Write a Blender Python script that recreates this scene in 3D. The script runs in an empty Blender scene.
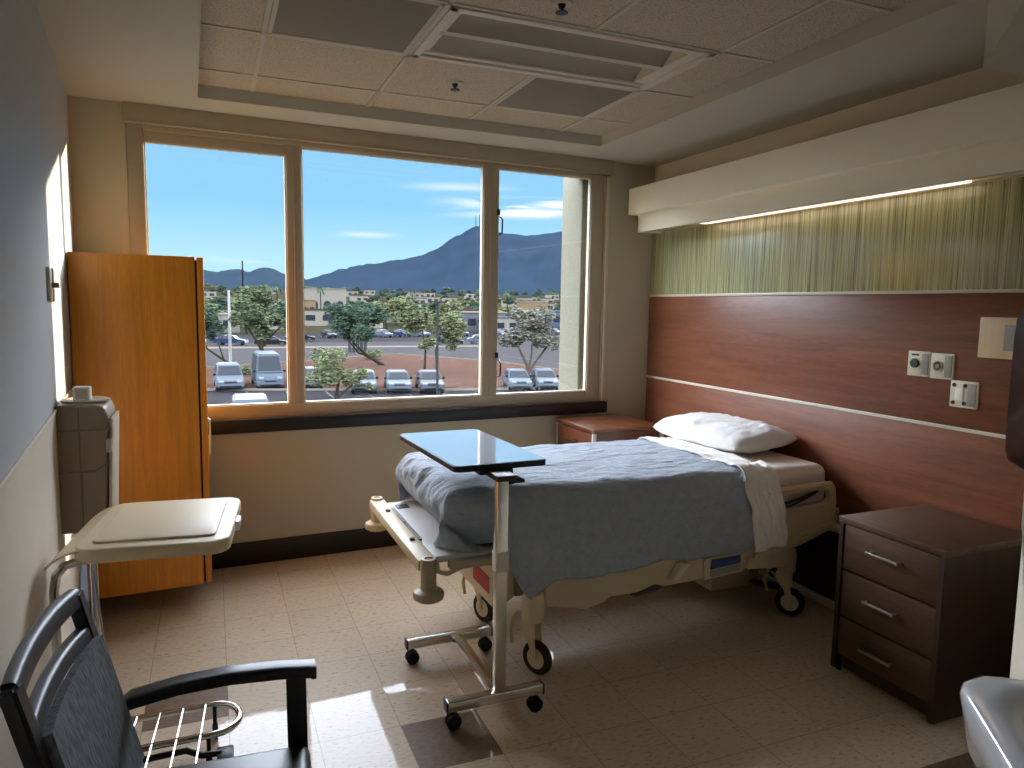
import bpy, bmesh, math, random
from mathutils import Vector, Matrix, noise

random.seed(7)
PI = math.pi
SC = bpy.context.scene
COL = SC.collection

# ------------------------------------------------------------------ materials
def lin(c):
    def f(v):
        v = v / 255.0
        return v / 12.92 if v <= 0.04045 else ((v + 0.055) / 1.055) ** 2.4
    return (f(c[0]), f(c[1]), f(c[2]), 1.0)

def newmat(name):
    m = bpy.data.materials.new(name)
    m.use_nodes = True
    nt = m.node_tree
    return m, nt, nt.nodes['Principled BSDF']

def mat(name, col, rough=0.5, metal=0.0, var=0.0, vscale=8.0, stretch=(1, 1, 1), bump=0.0, bscale=60.0,
        coat=0.0, spec=0.5, emit=None, estr=0.0, trans=0.0, coords='Object', detail=4.0, sheen=0.0):
    m, nt, b = newmat(name)
    b.inputs['Roughness'].default_value = rough
    b.inputs['Metallic'].default_value = metal
    b.inputs['Specular IOR Level'].default_value = spec
    b.inputs['Coat Weight'].default_value = coat
    b.inputs['Coat Roughness'].default_value = 0.06
    b.inputs['Sheen Weight'].default_value = sheen
    b.inputs['Base Color'].default_value = lin(col)
    tc = nt.nodes.new('ShaderNodeTexCoord')
    mp = nt.nodes.new('ShaderNodeMapping')
    mp.inputs['Scale'].default_value = stretch
    nt.links.new(tc.outputs[coords], mp.inputs['Vector'])
    if var > 0:
        n = nt.nodes.new('ShaderNodeTexNoise')
        n.inputs['Scale'].default_value = vscale
        n.inputs['Detail'].default_value = detail
        nt.links.new(mp.outputs['Vector'], n.inputs['Vector'])
        r = nt.nodes.new('ShaderNodeValToRGB')
        a = [max(0, c * (1 - var)) for c in lin(col)[:3]]
        z = [min(1, c * (1 + var)) for c in lin(col)[:3]]
        r.color_ramp.elements[0].position = 0.3
        r.color_ramp.elements[1].position = 0.7
        r.color_ramp.elements[0].color = (*a, 1)
        r.color_ramp.elements[1].color = (*z, 1)
        nt.links.new(n.outputs['Fac'], r.inputs['Fac'])
        nt.links.new(r.outputs['Color'], b.inputs['Base Color'])
    if bump > 0:
        n2 = nt.nodes.new('ShaderNodeTexNoise')
        n2.inputs['Scale'].default_value = bscale
        n2.inputs['Detail'].default_value = 3
        nt.links.new(mp.outputs['Vector'], n2.inputs['Vector'])
        bp = nt.nodes.new('ShaderNodeBump')
        bp.inputs['Strength'].default_value = bump
        bp.inputs['Distance'].default_value = 0.01
        nt.links.new(n2.outputs['Fac'], bp.inputs['Height'])
        nt.links.new(bp.outputs['Normal'], b.inputs['Normal'])
    if emit:
        b.inputs['Emission Color'].default_value = lin(emit)
        b.inputs['Emission Strength'].default_value = estr
    return m

def wood(name, dark, light, axis='x', scale=6.0, rough=0.4, contrast=(0.3, 0.7), coat=0.0, stretch=18.0):
    m, nt, b = newmat(name)
    b.inputs['Roughness'].default_value = rough
    b.inputs['Coat Weight'].default_value = coat
    b.inputs['Coat Roughness'].default_value = 0.2
    tc = nt.nodes.new('ShaderNodeTexCoord')
    mp = nt.nodes.new('ShaderNodeMapping')
    s = [stretch, stretch, stretch]
    s['xyz'.index(axis)] = 1.0
    mp.inputs['Scale'].default_value = s
    nt.links.new(tc.outputs['Object'], mp.inputs['Vector'])
    n = nt.nodes.new('ShaderNodeTexNoise')
    n.inputs['Scale'].default_value = scale * 0.25
    n.inputs['Detail'].default_value = 6
    n.inputs['Roughness'].default_value = 0.65
    n.inputs['Distortion'].default_value = 0.6
    nt.links.new(mp.outputs['Vector'], n.inputs['Vector'])
    n2 = nt.nodes.new('ShaderNodeTexNoise')
    n2.inputs['Scale'].default_value = scale * 3
    n2.inputs['Detail'].default_value = 3
    nt.links.new(mp.outputs['Vector'], n2.inputs['Vector'])
    mx = nt.nodes.new('ShaderNodeMath')
    mx.operation = 'MULTIPLY_ADD'
    mx.inputs[1].default_value = 0.35
    nt.links.new(n2.outputs['Fac'], mx.inputs[0])
    sc = nt.nodes.new('ShaderNodeMath')
    sc.operation = 'MULTIPLY'
    sc.inputs[1].default_value = 0.65
    nt.links.new(n.outputs['Fac'], sc.inputs[0])
    nt.links.new(sc.outputs[0], mx.inputs[2])
    r = nt.nodes.new('ShaderNodeValToRGB')
    r.color_ramp.elements[0].position = contrast[0]
    r.color_ramp.elements[1].position = contrast[1]
    r.color_ramp.elements[0].color = lin(dark)
    r.color_ramp.elements[1].color = lin(light)
    nt.links.new(mx.outputs[0], r.inputs['Fac'])
    nt.links.new(r.outputs['Color'], b.inputs['Base Color'])
    return m

M = {}
M['wall'] = mat('wall_paint', (189, 180, 154), 0.85, bump=0.05, bscale=180)
M['left_upper'] = mat('left_wall_blue_grey_paint', (172, 175, 176), 0.55, bump=0.09, bscale=130)
M['left_lower'] = mat('left_wall_beige_guard', (208, 196, 178), 0.55, var=0.05, vscale=3)
M['wall_far'] = mat('beige_wall_paint', (196, 186, 166), 0.8)
M['wall_cream'] = mat('cream_wall_paint', (214, 207, 186), 0.8)
M['soffit'] = mat('ceiling_plaster', (182, 180, 165), 0.8)
M['trim'] = mat('window_trim', (172, 160, 136), 0.5)
M['trim_light'] = mat('window_bead', (206, 196, 172), 0.45)
M['black_sill'] = mat('black_sill', (16, 15, 16), 0.4)
M['base_dark'] = mat('dark_vinyl_base', (30, 23, 18), 0.45)
M['tbar'] = mat('ceiling_grid_metal', (186, 180, 164), 0.45)
M['vent'] = mat('perforated_vent', (122, 116, 102), 0.6, var=0.12, vscale=220)
M['fixture'] = mat('white_enamel', (206, 200, 186), 0.4)
M['fixture_grey'] = mat('fixture_perforated', (150, 143, 128), 0.55)
M['chrome'] = mat('chrome', (205, 205, 205), 0.12, 1.0)
M['chrome_soft'] = mat('satin_chrome', (214, 212, 206), 0.22, 1.0)
M['steel'] = mat('brushed_steel', (170, 168, 160), 0.32, 1.0)
M['black'] = mat('black_plastic', (14, 14, 15), 0.42)
M['gloss_black'] = mat('gloss_black', (6, 6, 7), 0.2, spec=0.12)
M['rubber'] = mat('black_rubber', (17, 17, 17), 0.7)
M['valance'] = mat('valance_paint', (242, 237, 213), 0.65)
M['strip_white'] = mat('pale_edge_strip', (222, 216, 198), 0.35)
M['wood_head'] = wood('red_brown_laminate', (100, 57, 38), (146, 90, 62), 'y', 5.0, 0.36, stretch=14)
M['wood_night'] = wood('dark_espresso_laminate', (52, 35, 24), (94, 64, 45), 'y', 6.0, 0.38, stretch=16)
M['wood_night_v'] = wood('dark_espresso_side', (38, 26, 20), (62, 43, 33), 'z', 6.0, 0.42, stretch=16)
M['wood_ward'] = wood('honey_oak_laminate', (192, 116, 28), (222, 146, 46), 'z', 7.0, 0.42, (0.35, 0.65), stretch=20)
M['wood_ward_edge'] = mat('oak_edge', (112, 62, 20), 0.5)
M['wood_red'] = wood('red_cherry_laminate', (84, 46, 28), (118, 68, 44), 'x', 6.0, 0.3, stretch=14)
M['cream'] = mat('cream_plastic', (209, 196, 164), 0.4)
M['bed_beige'] = mat('bed_beige_plastic', (207, 191, 156), 0.42)
M['bed_taupe'] = mat('bed_taupe_plastic', (172, 158, 132), 0.45)
M['bed_white'] = mat('bed_white_deck', (206, 206, 204), 0.35)
M['bed_dark'] = mat('bed_dark_metal', (46, 44, 42), 0.5)
M['red'] = mat('red_sticker', (188, 40, 36), 0.5)
M['blue_panel'] = mat('blue_control_panel', (56, 80, 128), 0.35)
M['grey_key'] = mat('grey_keypad', (150, 152, 150), 0.5)
M['table_top'] = mat('sky_tinted_laminate_top', (196, 210, 226), 0.05, coat=0.9)  # pale grey top; blue in the base colour stands for reflected sky
M['table_edge'] = mat('dark_table_edge', (26, 24, 28), 0.5)
M['lid'] = mat('tan_plastic_lid', (222, 203, 164), 0.45)
M['bin'] = mat('taupe_bin_plastic', (150, 133, 112), 0.45)
M['bin_light'] = mat('pale_bin_edge', (190, 178, 158), 0.45)
M['white_plastic'] = mat('white_plastic', (244, 242, 234), 0.4)
M['blueish_plate'] = mat('pale_blue_plate', (150, 160, 178), 0.25)
M['chair_frame'] = mat('chair_black_frame', (32, 35, 41), 0.4)
M['ceramic'] = mat('white_ceramic', (214, 216, 222), 0.08, coat=0.8)
M['ivory'] = mat('ivory_plate', (222, 212, 184), 0.4)
M['grey_plate'] = mat('grey_speaker', (150, 146, 132), 0.5, var=0.15, vscale=300)
M['maple'] = wood('pale_maple', (214, 184, 140), (228, 202, 162), 'z', 5, 0.4)
M['stucco'] = mat('pale_stucco', (120, 118, 105), 0.9, bump=0.4, bscale=60, var=0.06, vscale=30, spec=0.0)
M['asphalt'] = mat('asphalt', (38, 38, 40), 0.9, var=0.12, vscale=0.3, spec=0.0)
M['road'] = mat('road_grey', (49, 48, 50), 0.9, var=0.06, vscale=0.2, spec=0.0)
M['gravel'] = mat('red_gravel', (61, 47, 42), 0.95, var=0.3, vscale=1.6, spec=0.0)
M['kerb'] = mat('pale_concrete', (76, 72, 67), 0.85, spec=0.0)
M['line'] = mat('white_line_paint', (80, 80, 78), 0.8, spec=0.0)
M['dryground'] = mat('dry_plain', (38, 37, 28), 0.95, var=0.25, vscale=0.03, spec=0.0)
M['mountain'] = mat('hazy_mountain_rock', (26, 36, 47), 0.95, var=0.10, vscale=0.004, spec=0.0)  # distance haze is put into the blue grey base colour
M['hill'] = mat('hazy_hill_rock', (28, 38, 47), 0.95, var=0.10, vscale=0.006, spec=0.0)  # same haze blue mixed into the base colour of the hills
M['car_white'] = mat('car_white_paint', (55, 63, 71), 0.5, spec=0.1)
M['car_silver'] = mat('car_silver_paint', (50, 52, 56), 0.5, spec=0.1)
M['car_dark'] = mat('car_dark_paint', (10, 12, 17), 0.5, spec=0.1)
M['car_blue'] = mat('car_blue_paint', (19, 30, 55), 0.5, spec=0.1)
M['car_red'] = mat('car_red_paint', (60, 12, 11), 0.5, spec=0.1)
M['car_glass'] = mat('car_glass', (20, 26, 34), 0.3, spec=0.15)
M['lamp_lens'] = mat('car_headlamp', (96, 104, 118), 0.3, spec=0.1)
M['bark'] = mat('bark', (40, 35, 29), 0.9, var=0.2, vscale=4, spec=0.0)
M['bark_pale'] = mat('pale_bark', (59, 53, 46), 0.9, var=0.2, vscale=4, spec=0.0)
M['leaf_a'] = mat('leaves_grey_green', (75, 83, 63), 0.8, var=0.35, vscale=1.5, spec=0.0)
M['leaf_b'] = mat('leaves_olive', (84, 89, 65), 0.8, var=0.35, vscale=1.5, spec=0.0)
M['leaf_c'] = mat('leaves_dark_green', (52, 66, 55), 0.8, var=0.35, vscale=1.5, spec=0.0)
M['leaf_d'] = mat('leaves_silver', (91, 91, 82), 0.8, var=0.35, vscale=1.5, spec=0.0)
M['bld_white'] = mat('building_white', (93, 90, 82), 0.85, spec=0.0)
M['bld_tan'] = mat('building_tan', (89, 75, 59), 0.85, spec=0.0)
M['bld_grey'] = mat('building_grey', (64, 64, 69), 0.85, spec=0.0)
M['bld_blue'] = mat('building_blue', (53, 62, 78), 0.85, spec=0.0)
M['bld_roof'] = mat('building_roof', (50, 39, 34), 0.85, spec=0.0)
M['pole'] = mat('pole_grey', (38, 40, 40), 0.6, spec=0.0)
M['pole_white'] = mat('pole_white', (118, 118, 114), 0.6, spec=0.0)
M['pole_dark'] = mat('pole_dark', (18, 16, 16), 0.7, spec=0.0)
M['fence'] = mat('fence_grey', (42, 44, 46), 0.8, spec=0.0)
M['sign_blue'] = mat('sign_blue', (18, 29, 64), 0.6, spec=0.0)
M['lens'] = mat('valance_lens', (236, 216, 206), 0.35, emit=(255, 226, 210), estr=0.65)
M['cable'] = mat('pale_cable', (206, 200, 186), 0.5)
M['kick'] = mat('black_kick_panel', (16, 12, 10), 0.6)

def fabric(name, col, rough=0.95, wv=420.0, bump=0.25, var=0.08, crease=0.0):
    m, nt, b = newmat(name)
    b.inputs['Roughness'].default_value = rough
    b.inputs['Specular IOR Level'].default_value = 0.2
    b.inputs['Sheen Weight'].default_value = 0.25
    tc = nt.nodes.new('ShaderNodeTexCoord')
    n = nt.nodes.new('ShaderNodeTexNoise')
    n.inputs['Scale'].default_value = 26
    n.inputs['Detail'].default_value = 6
    nt.links.new(tc.outputs['Object'], n.inputs['Vector'])
    r = nt.nodes.new('ShaderNodeValToRGB')
    c = lin(col)
    r.color_ramp.elements[0].position = 0.3
    r.color_ramp.elements[1].position = 0.7
    r.color_ramp.elements[0].color = (*[v * (1 - var) for v in c[:3]], 1)
    r.color_ramp.elements[1].color = (*[min(1, v * (1 + var)) for v in c[:3]], 1)
    nt.links.new(n.outputs['Fac'], r.inputs['Fac'])
    nt.links.new(r.outputs['Color'], b.inputs['Base Color'])
    w = nt.nodes.new('ShaderNodeTexNoise')
    w.inputs['Scale'].default_value = wv
    w.inputs['Detail'].default_value = 2
    nt.links.new(tc.outputs['Object'], w.inputs['Vector'])
    bp = nt.nodes.new('ShaderNodeBump')
    bp.inputs['Strength'].default_value = bump
    bp.inputs['Distance'].default_value = 0.004
    nt.links.new(w.outputs['Fac'], bp.inputs['Height'])
    if crease:
        mp = nt.nodes.new('ShaderNodeMapping'); mp.inputs['Rotation'].default_value = (0, 0, 0.7); mp.inputs['Scale'].default_value = (1.0, 2.6, 1.6)
        nt.links.new(tc.outputs['Object'], mp.inputs['Vector'])
        c2 = nt.nodes.new('ShaderNodeTexNoise'); c2.inputs['Scale'].default_value = 11; c2.inputs['Detail'].default_value = 5; c2.inputs['Roughness'].default_value = 0.6
        nt.links.new(mp.outputs['Vector'], c2.inputs['Vector'])
        b2 = nt.nodes.new('ShaderNodeBump'); b2.inputs['Strength'].default_value = crease; b2.inputs['Distance'].default_value = 0.03
        nt.links.new(c2.outputs['Fac'], b2.inputs['Height']); nt.links.new(b2.outputs['Normal'], bp.inputs['Normal'])
    nt.links.new(bp.outputs['Normal'], b.inputs['Normal'])
    return m

M['blanket'] = fabric('blue_grey_blanket', (164, 175, 188), wv=160, bump=0.5, crease=0.8)
M['sheet'] = fabric('white_sheet', (240, 237, 232), wv=300, bump=0.15, var=0.02, crease=0.2)
M['pillow'] = fabric('white_pillowcase', (232, 232, 230), wv=300, bump=0.12, var=0.02, crease=0.15)
M['mattress'] = fabric('fitted_sheet', (224, 214, 206), wv=260, bump=0.12, var=0.02)

def chair_fabric():
    m, nt, b = newmat('dark_teal_woven')
    b.inputs['Roughness'].default_value = 0.7
    tc = nt.nodes.new('ShaderNodeTexCoord')
    mp = nt.nodes.new('ShaderNodeMapping')
    mp.inputs['Rotation'].default_value = (0.6, 0, 0)
    mp.inputs['Scale'].default_value = (30, 130, 14)
    nt.links.new(tc.outputs['Object'], mp.inputs['Vector'])
    n = nt.nodes.new('ShaderNodeTexNoise')
    n.inputs['Scale'].default_value = 2.0
    n.inputs['Detail'].default_value = 4
    nt.links.new(mp.outputs['Vector'], n.inputs['Vector'])
    r = nt.nodes.new('ShaderNodeValToRGB')
    r.color_ramp.elements[0].position = 0.35
    r.color_ramp.elements[1].position = 0.75
    r.color_ramp.elements[0].color = lin((34, 43, 48))
    r.color_ramp.elements[1].color = lin((106, 119, 123))
    nt.links.new(n.outputs['Fac'], r.inputs['Fac'])
    nt.links.new(r.outputs['Color'], b.inputs['Base Color'])
    return m
M['chair_fabric'] = chair_fabric()

def acoustic():
    m, nt, b = newmat('acoustic_tile')
    b.inputs['Roughness'].default_value = 0.9
    tc = nt.nodes.new('ShaderNodeTexCoord')
    n = nt.nodes.new('ShaderNodeTexNoise')
    n.inputs['Scale'].default_value = 130
    n.inputs['Detail'].default_value = 4
    nt.links.new(tc.outputs['Object'], n.inputs['Vector'])
    r = nt.nodes.new('ShaderNodeValToRGB')
    r.color_ramp.elements[0].position = 0.34
    r.color_ramp.elements[1].position = 0.5
    r.color_ramp.elements[0].color = lin((150, 140, 120))
    r.color_ramp.elements[1].color = lin((186, 176, 154))
    nt.links.new(n.outputs['Fac'], r.inputs['Fac'])
    nt.links.new(r.outputs['Color'], b.inputs['Base Color'])
    return m
M['acoustic'] = acoustic()

TILE = 0.3048
FX, FY = -3.0812, -2.4929
def floor_mat():
    m, nt, b = newmat('vinyl_floor_tiles')
    N, L = nt.nodes, nt.links
    tc = N.new('ShaderNodeTexCoord')
    mp = N.new('ShaderNodeMapping')
    mp.inputs['Location'].default_value = (-FX / TILE, -FY / TILE, 0)
    mp.inputs['Scale'].default_value = (1 / TILE, 1 / TILE, 1)
    L.new(tc.outputs['Object'], mp.inputs['Vector'])
    sep = N.new('ShaderNodeSeparateXYZ')
    L.new(mp.outputs['Vector'], sep.inputs[0])
    def math(op, a, bb=None, c=None):
        n = N.new('ShaderNodeMath')
        n.operation = op
        for i, v in enumerate((a, bb, c)):
            if v is None: continue
            if isinstance(v, (int, float)): n.inputs[i].default_value = v
            else: L.new(v, n.inputs[i])
        return n.outputs[0]
    def cell(ax): return math('FLOOR', sep.outputs[ax])
    cx, cy = cell('X'), cell('Y')
    def seam(ax):
        f = math('FRACT', sep.outputs[ax])
        d = math('ABSOLUTE', math('SUBTRACT', f, 0.5))
        return math('GREATER_THAN', d, 0.4945)
    sm = math('MAXIMUM', seam('X'), seam('Y'))
    dark = None
    for (i, j) in ((-1, 2), (2, 0), (7, -3), (8, -3), (3, -6)):
        e = math('MULTIPLY', math('COMPARE', cx, i, 0.1), math('COMPARE', cy, j, 0.1))
        dark = e if dark is None else math('MAXIMUM', dark, e)
    wn = N.new('ShaderNodeTexWhiteNoise')
    cmb = N.new('ShaderNodeCombineXYZ')
    L.new(cx, cmb.inputs[0]); L.new(cy, cmb.inputs[1])
    L.new(cmb.outputs[0], wn.inputs['Vector'])
    # streaky speckle
    mp2 = N.new('ShaderNodeMapping')
    mp2.inputs['Scale'].default_value = (1, 2.2, 1)
    L.new(tc.outputs['Object'], mp2.inputs['Vector'])
    n = N.new('ShaderNodeTexNoise')
    n.inputs['Scale'].default_value = 38; n.inputs['Detail'].default_value = 5
    L.new(mp2.outputs['Vector'], n.inputs['Vector'])
    r = N.new('ShaderNodeValToRGB')
    el = r.color_ramp.elements
    el[0].position = 0.26; el[0].color = lin((122, 106, 88))
    el[1].position = 0.40; el[1].color = lin((190, 172, 147))
    e2 = el.new(0.62); e2.color = lin((201, 183, 157))
    e3 = el.new(0.74); e3.color = lin((186, 168, 143))
    L.new(n.outputs['Fac'], r.inputs['Fac'])
    hv = N.new('ShaderNodeHueSaturation')
    L.new(r.outputs['Color'], hv.inputs['Color'])
    L.new(math('MULTIPLY_ADD', wn.outputs['Value'], 0.10, 0.95), hv.inputs['Value'])
    r2 = N.new('ShaderNodeValToRGB')
    r2.color_ramp.elements[0].position = 0.3; r2.color_ramp.elements[0].color = lin((88, 68, 50))
    r2.color_ramp.elements[1].position = 0.6; r2.color_ramp.elements[1].color = lin((112, 90, 68))
    L.new(n.outputs['Fac'], r2.inputs['Fac'])
    mx = N.new('ShaderNodeMix'); mx.data_type = 'RGBA'
    L.new(dark, mx.inputs['Factor']); L.new(hv.outputs['Color'], mx.inputs['A']); L.new(r2.outputs['Color'], mx.inputs['B'])
    mx2 = N.new('ShaderNodeMix'); mx2.data_type = 'RGBA'
    L.new(math('MULTIPLY', sm, 0.55), mx2.inputs['Factor']); L.new(mx.outputs['Result'], mx2.inputs['A'])
    mx2.inputs['B'].default_value = lin((96, 80, 60))
    L.new(mx2.outputs['Result'], b.inputs['Base Color'])
    b.inputs['Roughness'].default_value = 0.5
    b.inputs['Coat Weight'].default_value = 0.55
    b.inputs['Coat IOR'].default_value = 1.4
    b.inputs['Coat Roughness'].default_value = 0.025
    n3 = N.new('ShaderNodeTexNoise'); n3.inputs['Scale'].default_value = 9; n3.inputs['Detail'].default_value = 3
    L.new(tc.outputs['Object'], n3.inputs['Vector'])
    bp = N.new('ShaderNodeBump'); bp.inputs['Strength'].default_value = 0.12; bp.inputs['Distance'].default_value = 0.004
    L.new(n3.outputs['Fac'], bp.inputs['Height'])
    L.new(bp.outputs['Normal'], b.inputs['Coat Normal'])
    return m
M['floor'] = floor_mat()

def resin():
    m, nt, b = newmat('green_grass_resin')
    N, L = nt.nodes, nt.links
    tc = N.new('ShaderNodeTexCoord')
    def stripes(sy, sz, det, seed):
        mp = N.new('ShaderNodeMapping')
        mp.inputs['Scale'].default_value = (1, sy, sz); mp.inputs['Location'].default_value = (seed, seed, 0)
        L.new(tc.outputs['Object'], mp.inputs['Vector'])
        n = N.new('ShaderNodeTexNoise'); n.inputs['Scale'].default_value = 1.0; n.inputs['Detail'].default_value = det
        n.inputs['Distortion'].default_value = 0.15
        L.new(mp.outputs['Vector'], n.inputs['Vector'])
        return n.outputs['Fac']
    a = stripes(26, 0.5, 5, 0); c = stripes(150, 1.6, 3, 5); d = stripes(2.2, 0.8, 2, 9)
    r = N.new('ShaderNodeValToRGB')
    el = r.color_ramp.elements
    el[0].position = 0.30; el[0].color = lin((100, 98, 52))
    el[1].position = 0.72; el[1].color = lin((232, 228, 158))
    e = el.new(0.44); e.color = lin((176, 170, 92))
    e = el.new(0.58); e.color = lin((196, 198, 128))
    L.new(a, r.inputs['Fac'])
    r2 = N.new('ShaderNodeValToRGB')
    el = r2.color_ramp.elements
    el[0].position = 0.34; el[0].color = lin((112, 122, 98))
    el[1].position = 0.7; el[1].color = lin((216, 222, 190))
    L.new(c, r2.inputs['Fac'])
    mx = N.new('ShaderNodeMix'); mx.data_type = 'RGBA'
    L.new(d, mx.inputs['Factor']); L.new(r.outputs['Color'], mx.inputs['A']); L.new(r2.outputs['Color'], mx.inputs['B'])
    r3 = N.new('ShaderNodeValToRGB')
    r3.color_ramp.elements[0].position = 0.32; r3.color_ramp.elements[0].color = (0.45, 0.45, 0.42, 1)
    r3.color_ramp.elements[1].position = 0.52; r3.color_ramp.elements[1].color = (1, 1, 1, 1)
    L.new(c, r3.inputs['Fac'])
    ml = N.new('ShaderNodeMix'); ml.data_type = 'RGBA'; ml.blend_type = 'MULTIPLY'; ml.inputs['Factor'].default_value = 1.0
    L.new(mx.outputs['Result'], ml.inputs['A']); L.new(r3.outputs['Color'], ml.inputs['B'])
    L.new(ml.outputs['Result'], b.inputs['Base Color'])
    b.inputs['Roughness'].default_value = 0.3
    b.inputs['Coat Weight'].default_value = 0.5
    b.inputs['Coat Roughness'].default_value = 0.15
    bp = N.new('ShaderNodeBump'); bp.inputs['Strength'].default_value = 0.3; bp.inputs['Distance'].default_value = 0.004
    L.new(c, bp.inputs['Height']); L.new(bp.outputs['Normal'], b.inputs['Normal'])
    return m
M['resin'] = resin()

def glass():
    m = bpy.data.materials.new('window_glass'); m.use_nodes = True
    nt = m.node_tree; nt.nodes.clear()
    out = nt.nodes.new('ShaderNodeOutputMaterial')
    t = nt.nodes.new('ShaderNodeBsdfTransparent'); t.inputs['Color'].default_value = (0.93, 0.96, 0.97, 1)
    g = nt.nodes.new('ShaderNodeBsdfGlossy'); g.inputs['Roughness'].default_value = 0.01
    mx = nt.nodes.new('ShaderNodeMixShader'); mx.inputs['Fac'].default_value = 0.05
    nt.links.new(t.outputs[0], mx.inputs[1]); nt.links.new(g.outputs[0], mx.inputs[2]); nt.links.new(mx.outputs[0], out.inputs[0])
    return m
M['glass'] = glass()

# ------------------------------------------------------------------ mesh helpers
class MB:
    """collects shapes in world coordinates (optionally through self.M)."""
    def __init__(self, Mx=None):
        self.bm = bmesh.new(); self.M = Mx or Matrix.Identity(4); self.sharp = 40
    def _add(self, tmp):
        tmp.transform(self.M)
        me = bpy.data.meshes.new('tmp'); tmp.to_mesh(me); tmp.free()
        self.bm.from_mesh(me); bpy.data.meshes.remove(me)
        return self
    def box(self, x0, x1, y0, y1, z0, z1, bev=0.0, seg=2, rot=None, taper=None):
        t = bmesh.new(); bmesh.ops.create_cube(t, size=1)
        for v in t.verts:
            v.co = Vector(((x0 + x1) / 2 + v.co.x * (x1 - x0), (y0 + y1) / 2 + v.co.y * (y1 - y0), (z0 + z1) / 2 + v.co.z * (z1 - z0)))
        if bev > 0:
            bev = min(bev, 0.49 * min(abs(x1 - x0), abs(y1 - y0), abs(z1 - z0)))
            bmesh.ops.bevel(t, geom=list(t.edges), offset=bev, segments=seg, profile=0.5, affect='EDGES')
        if rot:
            c = Vector(rot[0]) if rot[0] else Vector(((x0 + x1) / 2, (y0 + y1) / 2, (z0 + z1) / 2))
            R = Matrix.Translation(c) @ Matrix.Rotation(rot[2], 4, rot[1]) @ Matrix.Translation(-c)
            t.transform(R)
        return self._add(t)
    def prism(self, pts, axis, a, b, bev=0.0, seg=2):
        """pts: 2-D polygon in the plane normal to axis; extruded from a to b."""
        t = bmesh.new()
        def P(u, v, w):
            return {'x': (w, u, v), 'y': (u, w, v), 'z': (u, v, w)}[axis]
        f0 = [t.verts.new(P(u, v, a)) for u, v in pts]
        f1 = [t.verts.new(P(u, v, b)) for u, v in pts]
        n = len(pts)
        t.faces.new(f0); t.faces.new(f1[::-1])
        for i in range(n): t.faces.new((f0[i], f1[i], f1[(i + 1) % n], f0[(i + 1) % n]))
        bmesh.ops.recalc_face_normals(t, faces=list(t.faces))
        if bev > 0:
            es = [e for e in t.edges if len(e.link_faces) == 2 and e.calc_face_angle(0) > 0.3]
            bmesh.ops.bevel(t, geom=es, offset=bev, segments=seg, profile=0.5, affect='EDGES')
        return self._add(t)
    def tube(self, pts, r, n=10, closed=False, rx=None):
        pts = [Vector(p) for p in pts]
        t = bmesh.new(); rings = []
        m = len(pts)
        prev = None
        for i, p in enumerate(pts):
            if closed: d = (pts[(i + 1) % m] - pts[i - 1])
            elif i == 0: d = pts[1] - p
            elif i == m - 1: d = p - pts[i - 1]
            else: d = (pts[i + 1] - p).normalized() + (p - pts[i - 1]).normalized()
            d.normalize()
            if prev is None:
                a = Vector((0, 0, 1)) if abs(d.z) < 0.9 else Vector((1, 0, 0))
                u = d.cross(a).normalized()
            else:
                u = (prev - d * prev.dot(d)).normalized()
            prev = u; w = d.cross(u)
            rr = r[i] if isinstance(r, (list, tuple)) else r
            rings.append([t.verts.new(p + (u * math.cos(2 * PI * k / n) + w * math.sin(2 * PI * k / n)) * rr) for k in range(n)])
        rng = range(m) if closed else range(m - 1)
        for i in rng:
            A, B = rings[i], rings[(i + 1) % m]
            for k in range(n): t.faces.new((A[k], A[(k + 1) % n], B[(k + 1) % n], B[k]))
        if not closed:
            t.faces.new(rings[0][::-1]); t.faces.new(rings[-1])
        bmesh.ops.recalc_face_normals(t, faces=list(t.faces))
        return self._add(t)
    def bar(self, p, q, w, h, bev=0.002):
        """rectangular bar from p to q: width w horizontal, h vertical-ish."""
        p, q = Vector(p), Vector(q); d = q - p; ln = d.length; d.normalize()
        up = Vector((0, 0, 1)) if abs(d.z) < 0.95 else Vector((0, 1, 0))
        s = d.cross(up).normalized(); u = s.cross(d)
        t = bmesh.new(); bmesh.ops.create_cube(t, size=1)
        for v in t.verts: v.co = Vector((v.co.x * ln, v.co.y * w, v.co.z * h))
        if bev: bmesh.ops.bevel(t, geom=list(t.edges), offset=min(bev, .4 * min(w, h)), segments=2, affect='EDGES')
        R = Matrix((d, s, u)).transposed().to_4x4()
        t.transform(Matrix.Translation((p + q) / 2) @ R)
        return self._add(t)
    def lathe(self, prof, c, axis='z', n=20, R=None):
        """prof: (radius, height) pairs around axis through c."""
        t = bmesh.new(); rings = []
        for r, h in prof:
            ring = []
            for k in range(n):
                a = 2 * PI * k / n; u, v = r * math.cos(a), r * math.sin(a)
                p = {'z': (u, v, h), 'y': (u, h, v), 'x': (h, u, v)}[axis]
                ring.append(t.verts.new(p))
            rings.append(ring)
        for i in range(len(rings) - 1):
            for k in range(n): t.faces.new((rings[i][k], rings[i][(k + 1) % n], rings[i + 1][(k + 1) % n], rings[i + 1][k]))
        t.faces.new(rings[0]); t.faces.new(rings[-1])
        bmesh.ops.remove_doubles(t, verts=list(t.verts), dist=1e-6)
        bmesh.ops.recalc_face_normals(t, faces=list(t.faces))
        if R is not None: t.transform(R.to_4x4())
        t.transform(Matrix.Translation(c))
        return self._add(t)
    def cyl(self, c, r, h, axis='z', n=20, bev=0.0):
        b = bev
        return self.lathe([(0, -h / 2), (r - b, -h / 2), (r, -h / 2 + b), (r, h / 2 - b), (r - b, h / 2), (0, h / 2)], c, axis, n)
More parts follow.
